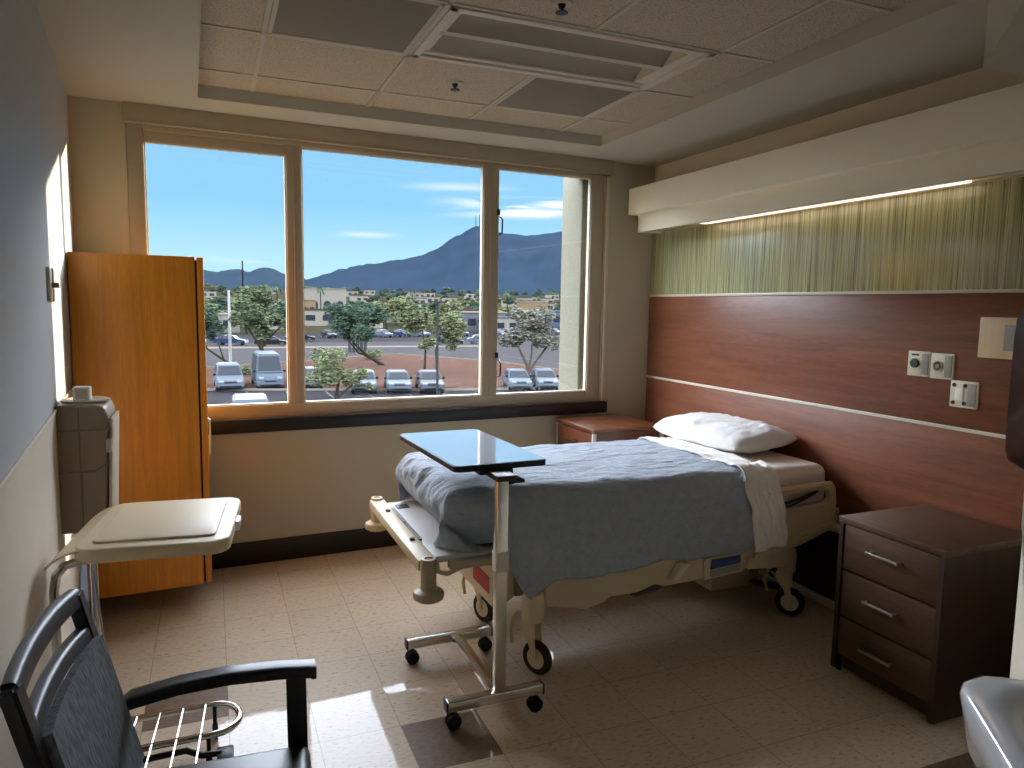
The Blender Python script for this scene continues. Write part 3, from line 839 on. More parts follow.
# foot section: outer bar with bumpers, inner white deck plate
mb = MB(); mb.box(-2.345, -2.265, -1.965, -0.965, 0.515, 0.565, 0.01); obj('foot_bar', mb, 'bed_beige', bed)
fb = bed.children[-1]
for y in (-1.22, -1.70): mb = MB(); mb.cyl((-2.30, y, 0.570), 0.012, 0.012, 'z', 12, 0.002); obj('bar_bolt', mb, 'bed_dark', fb)
for y in (-1.30, -1.58): mb = MB(); mb.box(-2.274, -2.256, y - 0.13, y + 0.13, 0.560, 0.568); obj('bar_slot', mb, 'bed_dark', fb)
mb = MB(); mb.box(-2.265, -2.02, -1.92, -1.02, 0.525, 0.555, 0.008); obj('foot_deck', mb, 'bed_white', bed)
fd = bed.children[-1]
mb = MB(); mb.box(-2.235, -2.17, -1.16, -1.09, 0.553, 0.558); obj('deck_slot', mb, 'bed_dark', fd)
mb = MB(); mb.box(-2.20, -2.05, -1.925, -1.915, 0.50, 0.535); obj('deck_slot', mb, 'bed_dark', fd)
mb = MB(); mb.box(-2.20, -1.98, -1.955, -1.90, 0.498, 0.538, 0.008); obj('deck_bracket', mb, 'bed_taupe', bed)
for y in (-1.985, -0.975):
    mb = MB(); mb.lathe([(0, 0.40), (0.05, 0.40), (0.062, 0.408), (0.066, 0.425), (0.06, 0.438), (0.036, 0.448), (0.032, 0.46), (0.034, 0.56), (0.030, 0.575), (0.018, 0.576), (0.018, 0.570), (0, 0.570)], (-2.305, y, 0), 'z', 28)
    obj('bumper', mb, 'bed_taupe' if y < -1.5 else 'bed_beige', bed)
mb = MB(); mb.tube([(-2.24, -1.86, 0.53), (-2.23, -1.87, 0.47), (-2.19, -1.87, 0.455), (-2.12, -1.86, 0.475), (-2.05, -1.85, 0.49), (-1.98, -1.84, 0.475)], 0.012, 10); obj('hook_rail', mb, 'bed_beige', bed)
mb = MB(); mb.tube([(-0.045, -1.93, 0.44), (-0.045, -1.93, 0.56)], 0.03, 16); mb.box(-0.10, -0.03, -1.95, -1.05, 0.47, 0.53, 0.01)
mb.cyl((-0.075, -1.99, 0.47), 0.022, 0.08, 'y', 16, 0.004); obj('head_bumper', mb, 'bed_beige', bed)
# side rails (near ones in view, far pair behind the mattress)
def head_rail(y, th):
    out = [(-0.62, 0.40), (-0.30, 0.425), (-0.13, 0.50), (-0.09, 0.53), (-0.075, 0.60), (-0.085, 0.69), (-0.115, 0.722), (-0.40, 0.715), (-0.62, 0.70)]
    mb = MB()
    pts = []
    # outline with an oval grip cut: built as a ring of quads around the hole
    hole = [(-0.60, 0.60), (-0.34, 0.605), (-0.20, 0.61), (-0.145, 0.62), (-0.135, 0.645), (-0.15, 0.675), (-0.20, 0.682), (-0.40, 0.678), (-0.60, 0.668)]
    t_ = bmesh.new()
    A = [[t_.verts.new((x, yy, z)) for x, z in out] for yy in (y, y + th)]
    H = [[t_.verts.new((x, yy, z)) for x, z in hole] for yy in (y, y + th)]
    n = len(out)
    for i in range(n):
        j = (i + 1) % n
        t_.faces.new((A[0][i], A[0][j], H[0][j], H[0][i])); t_.faces.new((A[1][j], A[1][i], H[1][i], H[1][j]))
        t_.faces.new((A[0][i], A[1][i], A[1][j], A[0][j])); t_.faces.new((H[0][j], H[1][j], H[1][i], H[0][i]))
    bmesh.ops.recalc_face_normals(t_, faces=list(t_.faces))
    es = [e for e in t_.edges if len(e.link_faces) == 2 and e.calc_face_angle(0) > 1.0]
    bmesh.ops.bevel(t_, geom=es, offset=0.010, segments=3, affect='EDGES')
    mb._add(t_)
    return mb
hr = obj('side_rail', head_rail(-1.985, 0.035), 'bed_beige', bed)
mb = MB(); mb.prism([(-0.62, 0.395), (-0.10, 0.52), (-0.09, 0.51), (-0.12, 0.47), (-0.33, 0.405), (-0.62, 0.37)], 'y', -1.995, -1.982, 0.004); obj('rail_ridge', mb, 'bed_beige', hr)
mb = MB(); mb.tube([(-0.52, -1.95, 0.62), (-0.38, -1.955, 0.628), (-0.26, -1.955, 0.655), (-0.19, -1.955, 0.672)], 0.008, 8); mb.tube([(-0.5, -1.95, 0.607), (-0.36, -1.95, 0.607), (-0.2, -1.95, 0.66)], 0.006, 8)
obj('rail_cable', mb, 'black', hr)
obj('side_rail', head_rail(-0.98, 0.035), 'bed_beige', bed)
# lowered side skirts under the blanket
sk = [(-1.765, 0.285), (-1.56, 0.243), (-1.47, 0.262), (-1.44, 0.285), (-1.30, 0.283), (-1.27, 0.275), (-1.16, 0.295), (-0.80, 0.302), (-0.66, 0.32), (-0.62, 0.40), (-0.62, 0.47), (-1.74, 0.47), (-1.775, 0.40)]
for y, nm in ((-1.985, 0), (-0.98, 1)):
    mb = MB(); mb.prism(sk, 'y', y, y + 0.04, 0.012, 3); s_ = obj('side_skirt', mb, 'bed_beige', bed)
    mb = MB(); mb.prism([(-0.64, 0.47), (-0.64, 0.31), (-0.42, 0.295), (-0.36, 0.30), (-0.35, 0.42), (-0.40, 0.47)], 'y', y + 0.004, y + 0.04, 0.01, 2); obj('head_skirt', mb, 'bed_beige', bed)
    if nm == 0:
        mb = MB(); mb.prism([(-1.15, 0.30), (-1.19, 0.285), (-1.30, 0.272), (-1.33, 0.28), (-1.20, 0.315)], 'y', y - 0.004, y + 0.02, 0.002); obj('skirt_dark_latch', mb, 'bed_dark', s_)  # dark latch on the lower edge of the skirt
        mb = MB(); mb.prism([(-1.135, 0.335), (-1.10, 0.335), (-1.03, 0.41), (-1.075, 0.412)], 'y', y - 0.045, y + 0.01, 0.004); obj('release_lever', mb, 'strip_white', s_)
        mb = MB(); mb.prism([(-0.925, 0.300), (-0.70, 0.316), (-0.68, 0.326), (-0.68, 0.415), (-0.90, 0.412), (-0.93, 0.400)], 'y', y - 0.016, y, 0.006, 2); cp = obj('control_panel', mb, 'bed_beige', bed)
        mb = MB(); mb.prism([(-0.895, 0.352), (-0.715, 0.366), (-0.715, 0.405), (-0.89, 0.402)], 'y', y - 0.020, y - 0.012, 0.002); obj('display', mb, 'blue_panel', cp)
        mb = MB(); mb.prism([(-0.895, 0.318), (-0.715, 0.330), (-0.715, 0.360), (-0.895, 0.346)], 'y', y - 0.019, y - 0.012, 0.002)
        obj('keypad', mb, 'grey_key', cp)
# chassis
mb = MB(); mb.box(-1.84, -0.34, -1.80, -1.72, 0.27, 0.35, 0.01); mb.box(-1.84, -0.34, -1.18, -1.10, 0.27, 0.35, 0.01)
mb.box(-1.0, -0.9, -1.8, -1.1, 0.30, 0.50, 0.01); mb.box(-1.6, -1.5, -1.8, -1.1, 0.30, 0.50, 0.01); obj('chassis', mb, 'bed_taupe', bed)
mb = MB(); mb.box(-0.66, -0.34, -1.72, -1.20, 0.10, 0.34, 0.012); obj('motor_box', mb, 'bed_taupe', bed)
mb = MB()
mb.prism([(-1.94, 0.515), (-1.05, 0.515), (-1.05, 0.26), (-1.30, 0.20), (-1.70, 0.20), (-1.94, 0.40)], 'x', -1.965, -1.92) if False else None
mb.prism([(-1.93, 0.50), (-1.02, 0.50), (-1.05, 0.30), (-1.20, 0.215), (-1.78, 0.215), (-1.93, 0.33)], 'x', -1.935, -1.895, 0.012, 2)
fp = obj('foot_panel', mb, 'bed_beige', bed)
mb = MB(); mb.prism([(-1.72, 0.27), (-1.50, 0.27), (-1.50, 0.35), (-1.72, 0.35)], 'x', -1.938, -1.932); obj('red_sticker', mb, 'red', fp)
def caster(x, y, ang):
    g = MB()
    T = Matrix.Translation((x, y, 0)) @ Matrix.Rotation(ang, 4, 'Z')
    g.M = T
    # stem and curved fork, wheel trails along +x by 35 mm
    g.lathe([(0, 0.235), (0.040, 0.235), (0.048, 0.25), (0.050, 0.33), (0.044, 0.36), (0, 0.37)], (0, 0, 0), 'z', 20)
    for s in (-1, 1):
        g.prism([(-0.045, 0.24), (0.03, 0.24), (0.03, 0.17), (0.042, 0.085), (0.036, 0.066), (0.024, 0.066), (0.0, 0.14), (-0.045, 0.20)], 'y', s * 0.026 - 0.005, s * 0.026 + 0.005, 0.003)
    st = obj('caster', g, 'bed_beige', bed)
    g = MB(T); g.lathe([(0, -0.017), (0.045, -0.017), (0.050, -0.012), (0.058, -0.013), (0.058, 0.013), (0.05, 0.012), (0.045, 0.017), (0, 0.017)], (0.03, 0, 0.075), 'y', 28); obj('wheel', g, 'cream', st)
    g = MB(T); g.lathe([(0.056, -0.016), (0.070, -0.015), (0.075, -0.008), (0.075, 0.008), (0.070, 0.015), (0.056, 0.016)], (0.03, 0, 0.075), 'y', 32); obj('tyre', g, 'rubber', st)
    g = MB(T); g.tube([(-0.055, -0.036, 0.27), (-0.085, -0.036, 0.24), (-0.10, -0.036, 0.18), (-0.085, -0.036, 0.12)], 0.009, 8); obj('brake_lever', g, 'bed_beige', st)
caster(-1.83, -1.985, math.radians(-62)); caster(-0.32, -1.90, math.radians(-55)); caster(-1.86, -1.40 + 0.0, math.radians(-70)); caster(-0.36, -1.06, math.radians(-40))
mb = MB(); mb.tube([(-0.48, -1.80, 0.22), (-0.40, -1.83, 0.24), (-0.35, -1.84, 0.19)], 0.008, 8); mb.box(-0.46, -0.30, -1.85, -1.78, 0.13, 0.15, 0.004, rot=(None, 'Y', 0.25)); obj('brake_linkage', mb, 'bed_dark', bed)

# mattress, blanket, folded sheet, pillow
MZ0, MZ1 = 0.556, 0.795
mt = MB(); mt.box(-1.87, -0.055, -1.905, -1.02, MZ0, MZ1, 0.06, 5)
tag(obj('mattress', mt, 'mattress', None), 'white sheeted mattress on the hospital bed, bare end by the headwall', 'mattress')

def across(s, near_drop, far_drop, top, yn, yf, r=0.07):
    """profile across the bed: s 0 (far hem) .. 1 (near hem) -> (y, z)"""
    Lf, Ln = far_drop - r, near_drop - r
    W = (yf - yn) - 2 * r
    q = PI * r / 2
    tot = Lf + q + W + q + Ln
    d = s * tot
    if d < Lf: return yf + 0.0, top - far_drop + d
    d -= Lf
    if d < q:
        a = d / r; return yf - r + r * math.cos(a), top - r + r * math.sin(a)
    d -= q
    if d < W: return yf - r - d, top
    d -= W
    if d < q:
        a = d / r; return yn + r - r * math.sin(a), top - r + r * math.cos(a)
    d -= q
    return yn, top - r - d

def sstep(a, b, x):
    t_ = max(0, min(1, (x - a) / (b - a))); return t_ * t_ * (3 - 2 * t_)

def nz(x, y, z, f): return noise.noise(Vector((x * f, y * f, z * f)))

def blanket(u, v):
    # u along the bed: 0 = tucked under the foot end, 1 = folded edge near the pillow
    foot = 0.30
    xe = -2.225
    if u < foot:
        t_ = u / foot            # tuck (0) -> crest (1), a rounded nose
        a = PI * (0.02 + 0.98 * t_) - PI / 2     # -90deg .. +90deg
        hz = 0.5 * (0.818 - 0.555)
        zt = 0.555 + hz + hz * math.sin(a)
        x = xe + 0.115 - 0.115 * max(0.0, math.cos(a)) ** 0.8
        # the nose leans: bottom is drawn back towards the head
        x += 0.06 * max(0.0, 1 - (zt - 0.555) / (0.263)) ** 1.5
        top = zt
    else:
        t_ = (u - foot) / (1 - foot)
        x = xe + 0.115 + t_ * (-0.645 - (xe + 0.115)); top = 0.818
    k = sstep(-1.98, -1.86, x) if u >= foot else 0.0
    hem = 0.555 * (1 - k) + k * (0.335 + 0.075 * sstep(-1.86, -1.70, x) + 0.018 * sstep(-1.5, -1.1, x) + 0.008 * math.sin(x * 9))
    if u < foot:
        hem = 0.553
    nd = max(top - hem, 0.012); fdp = min(nd, max(top - 0.553, 0.012)) if u < foot else 0.262
    r = min(0.075, 0.45 * nd, 0.45 * fdp)
    bul = 0.03 * math.sin(PI * min(1, u / foot)) if u < foot else 0
    e_ = max(0.0, 1 - (x - xe) / 0.22); ins = 0.16 * (1 - math.sqrt(max(0.0, 1 - e_ * e_)))
    y, z = across(v, nd, fdp, top, -1.955 + ins, -0.985 - ins * 0.6, r)
    if k < 1 and v > 0.5 and z < top - 0.05: y += (1 - k) * 0.10 * sstep(0.06, 0.26, top - z)
    # hanging side flares and folds
    if z < top - 0.06 and v > 0.5 and u >= foot:
        dd = (top - z)
        y -= k * (0.06 * sstep(0.05, 0.25, dd) + 0.010 * math.sin(x * 23 + 2 * nz(x, 0, 1, 3)) * sstep(0.05, 0.35, dd))
    p = Vector((x, y, z))
    n1 = nz(x, y, z, 5.0) * 0.010 + nz(x + 7, y * 1.6, z, 13.0) * 0.006 + nz(x * 0.6, y * 3 + 3, z, 22.0) * 0.003
    n2 = nz(x * 1.3 + 3, y * 1.6 + 5, z, 8.0) * 0.026 if u < foot + 0.05 else 0
    if z > top - 0.03: p.z += n1 + abs(n2) * 0.3
    elif v > 0.5: p.y -= n1 * 0.8
    else: p.y += n1 * 0.8
    if u < foot + 0.03:
        p.x -= n1 * 1.2 + n2
    p.z += 0.012 * sstep(-1.3, -2.05, x) if u >= foot else 0.012
    return p
def cloth(name, mb, m, label, cat):
    o = tag(obj(name, mb, m, None), label, cat)
    md = o.modifiers.new('thickness', 'SOLIDIFY'); md.thickness = 0.005; md.offset = -1; md.use_even_offset = False
    return o
mb = MB(); mb.sharp = 80; mb.grid(blanket, 150, 170)
cloth('blanket', mb, 'blanket', 'blue grey blanket draped over the hospital bed', 'blanket')

def sheetf(u, v):
    x = -0.69 + 0.215 * u + 0.03 * (v - 0.5)
    top = 0.832 - 0.012 * u
    hem = 0.415 + 0.02 * u
    y, z = across(v, top - hem, 0.30, top, -1.968, -0.985, 0.08)
    if v > 0.5 and z < top - 0.05:
        y -= 0.055 * sstep(0.05, 0.25, top - z) + 0.008 * math.sin(u * 11 + 4 * z * 3)
        x += 0.03 * sstep(0.1, 0.4, top - z)
    p = Vector((x, y, z))
    n1 = nz(x * 2.2, y, z, 8.0) * 0.016 + nz(x * 3, y * 1.4, z + 4, 15.0) * 0.009
    if z > top - 0.03: p.z += n1 * (0.6 + 0.9 * sstep(-1.5, -1.85, y))
    elif v > 0.5: p.y -= n1 * 1.2
    return p
mb = MB(); mb.sharp = 80; mb.grid(sheetf, 36, 150)
cloth('folded_sheet', mb, 'sheet', 'white top sheet folded back over the blanket edge', 'sheet')

def pillow():
    mb = MB(); mb.sharp = 80
    cx, cy, cz = -0.272, -1.265, 0.872
    def fn(sgn):
        def f(u, v):
            a, b_ = 2 * u - 1, 2 * v - 1
            px = a * 0.245 * (1 - 0.05 * b_ * b_); py = b_ * 0.40 * (1 - 0.06 * a * a)
            e = max(0.0, (1 - abs(a) ** 3.0)) ** 0.5 * max(0.0, (1 - abs(b_) ** 4.5)) ** 0.42
            h = sgn * 0.085 * e + (0.016 * nz(px * 1.0, py, sgn, 7) + 0.011 * nz(px, py * 1.5, sgn + 5, 15)) * e
            if sgn < 0: h *= 0.75
            return Vector((cx + px, cy + py, cz + h + 0.012 * a))
        return f
    mb.grid(fn(1), 40, 56); mb.grid(fn(-1), 40, 56)
    bmesh.ops.remove_doubles(mb.bm, verts=mb.bm.verts, dist=0.0006)
    bmesh.ops.recalc_face_normals(mb.bm, faces=mb.bm.faces)
    R = Matrix.Translation((cx, cy, cz)) @ Matrix.Rotation(math.radians(3), 4, 'Z') @ Matrix.Translation((-cx, -cy, -cz))
    bmesh.ops.transform(mb.bm, matrix=R, verts=mb.bm.verts)
    return mb
tag(obj('pillow', pillow(), 'pillow', None), 'white pillow at the head of the bed', 'pillow')

# ------------------------------------------------------------------ overbed table
ot = thing('overbed_table', 'rolling overbed table with pale top and chrome column at the bed foot', 'table', (-2.1, -2.0, 0))
TM = Matrix.Translation((-2.08, -1.805, 0)) @ Matrix.Rotation(math.radians(2.5), 4, 'Z')
mb = MB(TM); mb.prism(rrect(0.200, 0.383, 0.03), 'z', 0.975, 0.9975, 0.002, 2); tb = obj('top_edge', mb, 'table_edge', ot)
mb = MB(TM); mb.prism(rrect(0.196, 0.379, 0.028), 'z', 0.9970, 1.0005); obj('tabletop', mb, 'table_top', ot)
mb = MB(); mb.box(-2.16, -2.02, -2.19, -1.50, 0.957, 0.975, 0.003); mb.box(-2.13, -2.05, -2.30, -2.15, 0.953, 0.975, 0.003); mb.box(-2.078, -2.045, -2.26, -2.16, 0.930, 0.955, 0.004); mb.box(-2.06, -1.995, -2.25, -2.18, 0.930, 0.944, 0.004); obj('top_bracket', mb, 'black', ot)
mb = MB(); mb.box(-2.127, -2.080, -2.295, -2.255, 0.10, 0.96, 0.006); cl = obj('column', mb, 'chrome_soft', ot)
mb = MB(); mb.box(-2.130, -2.077, -2.298, -2.252, 0.60, 0.68, 0.003); obj('column_sleeve', mb, 'fixture', cl)
mb = MB(); mb.box(-2.315, -1.92, -2.297, -2.253, 0.075, 0.115, 0.004); mb.box(-2.33, -1.93, -1.745, -1.705, 0.075, 0.115, 0.004)
mb.box(-2.127, -2.080, -2.26, -1.72, 0.080, 0.112, 0.004); bs = obj('base_frame', mb, 'chrome_soft', ot)
for x, y in ((-2.318, -2.275), (-1.918, -2.275), (-2.332, -1.725), (-1.928, -1.725)): mb = MB(); mb.box(x - 0.004, x + 0.004, y - 0.024, y + 0.024, 0.073, 0.117, 0.003); obj('end_cap', mb, 'black', bs)
for x, y in ((-2.288, -2.275), (-1.947, -2.275), (-2.305, -1.725), (-1.955, -1.725)):
    mb = MB(); mb.cyl((x, y - 0.012, 0.03), 0.03, 0.016, 'y', 20, 0.004); mb.cyl((x, y + 0.012, 0.03), 0.03, 0.016, 'y', 20, 0.004); mb.tube([(x, y, 0.03), (x, y, 0.08)], 0.008, 8); obj('caster', mb, 'rubber', ot)

# ------------------------------------------------------------------ dark bedside cabinet (near) and cherry one (by the window)
ns = thing('bedside_cabinet', 'dark espresso bedside cabinet with three drawers right of the bed', 'cabinet', (-0.3, -2.68, 0))
a, b_, c_, d_ = -0.545, -0.016, -2.938, -2.435
mb = MB(); mb.box(a - 0.004, b_, c_ - 0.002, d_ + 0.002, 0.682, 0.710, 0.002); obj('cabinet_top', mb, 'wood_night', ns)
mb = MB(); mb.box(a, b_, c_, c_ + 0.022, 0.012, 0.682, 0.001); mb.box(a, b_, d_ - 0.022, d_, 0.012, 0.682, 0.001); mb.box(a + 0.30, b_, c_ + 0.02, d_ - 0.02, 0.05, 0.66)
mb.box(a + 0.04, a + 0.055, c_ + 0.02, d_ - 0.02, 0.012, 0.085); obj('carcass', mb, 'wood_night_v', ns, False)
for y in (c_ + 0.02, d_ - 0.02):
    for x in (a + 0.03, b_ - 0.03): mb = MB(); mb.cyl((x, y, 0.006), 0.012, 0.012, 'z', 12); obj('foot', mb, 'black', ns)
for k, (z0, z1) in enumerate(((0.478, 0.677), (0.262, 0.468), (0.085, 0.255))):
    mb = MB(); mb.box(a + 0.006, a + 0.28, c_ + 0.026, d_ - 0.026, z0, z1, 0.002); dr = obj('drawer', mb, 'wood_night', ns)
    zc = (0.596, 0.379, 0.165)[k]
    mb = MB(); mb.bar((a - 0.024, -2.757, zc), (a - 0.024, -2.597, zc), 0.010, 0.012, 0.003)
    for y in (-2.745, -2.609): mb.bar((a - 0.024, y, zc), (a + 0.006, y, zc), 0.010, 0.010, 0.002)
    obj('handle', mb, 'steel', dr)

cb = thing('bedside_cabinet', 'red cherry bedside cabinet in the corner between window and bed', 'cabinet', (-0.53, -0.36, 0))
a, b_, c_, d_ = -0.80, -0.255, -0.64, -0.085
mb = MB(); mb.box(a - 0.01, b_ + 0.01, c_ - 0.01, d_, 0.785, 0.812, 0.004); obj('cabinet_top', mb, 'wood_red', cb)
mb = MB(); mb.box(a + 0.01, b_, c_ + 0.012, d_, 0.05, 0.785, 0.002); obj('carcass', mb, 'wood_red', cb)
mb = MB(); mb.box(a - 0.004, a + 0.012, c_ + 0.03, d_ - 0.03, 0.53, 0.775, 0.003); dr = obj('drawer', mb, 'wood_red', cb)
mb = MB(); mb.bar((a - 0.025, -0.42, 0.70), (a - 0.025, -0.30, 0.70), 0.01, 0.01); 
for y in (-0.415, -0.305): mb.bar((a - 0.025, y, 0.70), (a, y, 0.70), 0.008, 0.008)
obj('handle', mb, 'steel', dr)
for x, y in ((a + 0.0, c_ + 0.004), (a + 0.0, d_ - 0.016)):
    mb = MB(); mb.box(x - 0.006, x + 0.022, y - 0.006, y + 0.014, 0.0, 0.785, 0.003); obj('corner_post', mb, 'fixture', cb)
for y in (c_ - 0.002, d_ - 0.02): mb = MB(); mb.box(b_ - 0.024, b_ + 0.004, y, y + 0.02, 0.0, 0.785, 0.003); obj('corner_post', mb, 'fixture', cb)

# ------------------------------------------------------------------ sink, monitor
SD = math.atan2(-0.229, -0.188)
SKM = Matrix.Translation((-1.653, -3.759, 0)) @ Matrix.Rotation(SD, 4, 'Z')   # x towards the camera along the rim, y to the right-back is negative-left
sk_ = thing('wall_sink', 'white ceramic wall sink at the right edge', 'sink', (-1.6, -4.1, 0))
Lx, Wy = 0.56, 0.46
mb = MB(SKM)
def sinkpts(off, ch): return [(off, ch + off), (ch + off, off), (Lx - ch - off, off), (Lx - off, ch + off), (Lx - off, Wy), (off, Wy)]
def loopz(pts, z): return [(x, y, z) for x, y in pts]
def oval(cx, cy, rx, ry, z, n=32):
    return [(cx + rx * math.copysign(abs(math.cos(t)) ** 0.7, math.cos(t)), cy + ry * math.copysign(abs(math.sin(t)) ** 0.7, math.sin(t)), z) for t in [2 * PI * k / n for k in range(n)]]
t_ = bmesh.new()
def bridge(A, B):
    # triangulated ring between loops of different counts: resample the outer one
    for k in range(len(A)): t_.faces.new((A[k], A[(k + 1) % len(A)], B[(k + 1) % len(B)], B[k]))
def resample_poly(pts, z, cx, cy, n=32):
    out = []
    for k in range(n):
        a = 2 * PI * k / n; dx, dy = math.cos(a), math.sin(a); best = None
        for i in range(len(pts)):
            (ax, ay), (bx, by) = pts[i], pts[(i + 1) % len(pts)]
            ex, ey = bx - ax, by - ay; den = dx * ey - dy * ex
            if abs(den) < 1e-9: continue
            s = ((ax - cx) * ey - (ay - cy) * ex) / den; w = ((ax - cx) * dy - (ay - cy) * dx) / den
            if s > 0 and -1e-6 <= w <= 1 + 1e-6: best = s if best is None else min(best, s)
        out.append((cx + dx * best, cy + dy * best, z))
    return out
cx_, cy_ = Lx / 2, 0.24
loops = [resample_poly(sinkpts(0.10, 0.05), 0.66, cx_, cy_, 64), resample_poly(sinkpts(0.02, 0.06), 0.72, cx_, cy_, 64), resample_poly(sinkpts(0.0, 0.06), 0.835, cx_, cy_, 64), resample_poly(sinkpts(0.004, 0.06), 0.846, cx_, cy_, 64), resample_poly(sinkpts(0.012, 0.06), 0.850, cx_, cy_, 64),
         oval(cx_, 0.225, 0.215, 0.155, 0.846, 64), oval(cx_, 0.225, 0.205, 0.145, 0.835, 64), oval(cx_, 0.225, 0.185, 0.125, 0.76, 64), oval(cx_, 0.225, 0.12, 0.08, 0.72, 64), oval(cx_, 0.225, 0.02, 0.02, 0.715, 64)]
VL = [[t_.verts.new(p) for p in l] for l in loops]
for A, B in zip(VL, VL[1:]): bridge(A, B)
t_.faces.new(VL[0][::-1]); t_.faces.new(VL[-1])
bmesh.ops.recalc_face_normals(t_, faces=list(t_.faces))
mb._add(t_); mb.sharp = 60
obj('basin', mb, 'ceramic', sk_)
mb = MB(SKM); mb.cyl((cx_, 0.225, 0.718), 0.02, 0.006, 'z', 20, 0.002); obj('drain', mb, 'chrome', sk_)
mb = MB(SKM); mb.tube([(cx_, 0.41, 0.845), (cx_, 0.41, 0.97), (cx_, 0.38, 1.0), (cx_, 0.31, 1.0), (cx_, 0.29, 0.97)], 0.012, 12); obj('tap', mb, 'chrome', sk_)
mb = MB(SKM); mb.box(0.05, Lx - 0.05, Wy - 0.04, Wy + 0.004, 0.62, 0.83, 0.01); mb.tube([(cx_, 0.26, 0.68), (cx_, 0.26, 0.45), (cx_, 0.455, 0.45)], 0.02, 12); obj('mounting_bracket', mb, 'ceramic', sk_)

KM = Matrix.Translation((-1.28, -4.07, 0)) @ Matrix.Rotation(math.atan2(0.773, 0.635), 4, 'Z')   # x along the sink wall, +y off the wall
mn = thing('wall_monitor', 'black rounded monitor at the right edge in front of the maple panel', 'monitor', (-0.8, -3.5, 1.1))
mb = MB(KM); mb.prism([(0.93, 1.235), (0.918, 1.18), (0.89, 1.152), (0.50, 1.145), (0.50, 1.625), (0.88, 1.625), (0.915, 1.60), (0.93, 1.54)], 'y', 0.075, 0.125, 0.012, 3)
obj('housing', mb, 'gloss_black', mn)
mb = MB(KM); mb.box(0.52, 0.905, 0.124, 0.127, 1.18, 1.595, 0.001); obj('screen', mb, 'gloss_black', mn)
mb = MB(KM); mb.box(0.62, 0.80, 0.004, 0.08, 1.32, 1.46, 0.006); obj('wall_mount', mb, 'black', mn)
mb = MB(KM)
mb.tube([(0.80, 0.10, 1.155), (0.795, 0.10, 1.05), (0.80, 0.098, 0.98), (0.79, 0.09, 0.90), (0.75, 0.05, 0.6), (0.70, 0.012, 0.45)], 0.0028, 8)
obj('cable', mb, 'cable', mn, label='pale hanging cable')
mb = MB(KM)
mb.tube([(0.785, 0.10, 1.155), (0.775, 0.10, 1.06), (0.79, 0.098, 0.96), (0.77, 0.08, 0.7), (0.70, 0.012, 0.55)], 0.0028, 8)
obj('cable', mb, 'cable', mn, label='pale hanging cable')

# ------------------------------------------------------------------ outside
GZ = -4.6
def gz(D): return GZ + max(0.0, D - 420) * 0.0215
mb = MB(); mb.quads([(-500, 0.4, GZ - 0.02), (700, 0.4, GZ - 0.02), (700, 700, GZ - 0.02), (-500, 700, GZ - 0.02)], [(0, 1, 2, 3)])
def plain(u, v):
    a = -0.25 + 1.35 * u; D = 420 + 3000 * v
    return Vector((-3.1 + math.sin(a) * D, -4.77 + math.cos(a) * D, gz(D) - 0.02))
mb.grid(plain, 40, 30)
struct('ground', mb, 'dryground', 'dry plain reaching to the mountains', 'ground', smooth=False)
mb = MB(); mb.quads([(-60, 0.5, GZ), (90, 0.5, GZ), (90, 52, GZ), (-60, 56, GZ)], [(0, 1, 2, 3)])
pk = struct('parking_pavement', mb, 'asphalt', 'grey car park asphalt below the window', 'pavement', smooth=False)
mb = MB()
for k in range(-4, 13):
    x = -3.6 + 2.62 * k
    y0_ = 49.2 - 0.26 * (x + 3.0); mb.box(x - 0.05, x + 0.05, y0_ - 4.9, y0_ + 0.3, GZ, GZ + 0.012)
obj('bay_marking', mb, 'line', pk, False)
mb = MB(); mb.quads([(-120, 66, GZ + 0.01), (24, 68, GZ + 0.01), (34, 52, GZ + 0.01), (60, 50, GZ + 0.01), (160, 100, GZ + 0.01), (160, 128, GZ + 0.01), (40, 118, GZ + 0.01), (-120, 98, GZ + 0.01)], [(0, 1, 2, 3, 4, 5, 6, 7)])
struct('road', mb, 'road', 'grey road beyond the car park', 'road', smooth=False)
bedp = [(-40, 50.5), (-4, 49.9), (4, 47.8), (12, 45.6), (21, 44.2), (27, 46.5), (28.9, 56.6), (25.7, 71), (18.3, 84.5), (12, 80), (5.5, 74.5), (-3.4, 68.6), (-40, 66)]
mb = MB(); mb.prism(bedp, 'z', GZ, GZ + 0.10); struct('planting_bed_ground', mb, 'gravel', 'reddish gravel planting bed beyond the parked cars', 'ground', smooth=False)
mb = MB(); mb.tube([(x, y, GZ + 0.06) for x, y in bedp], 0.16, 6, closed=True); struct('kerb_line', mb, 'kerb', 'pale concrete kerb around the gravel bed', 'kerb', smooth=False)
mb = MB(); mb.quads([(-60, 104, GZ + 0.008), (160, 132, GZ + 0.008), (190, 176, GZ + 0.008), (-60, 140, GZ + 0.008)], [(0, 1, 2, 3)])
struct('pavement', mb, 'asphalt', 'grey paved lot beyond the road', 'pavement', smooth=False)
mb = MB(); mb.box(-120, 36, 99, 103, GZ, GZ + 0.08); struct('sidewalk', mb, 'kerb', 'pale sidewalk on the far side of the road', 'sidewalk', smooth=False)
mb = MB(); mb.box(-0.53, 1.2, 0.12, 0.455, GZ - 1, 6.0, 0.01)
struct('wall_exterior', mb, 'stucco', 'pale stucco fin wall outside right of the window', 'wall', smooth=False)
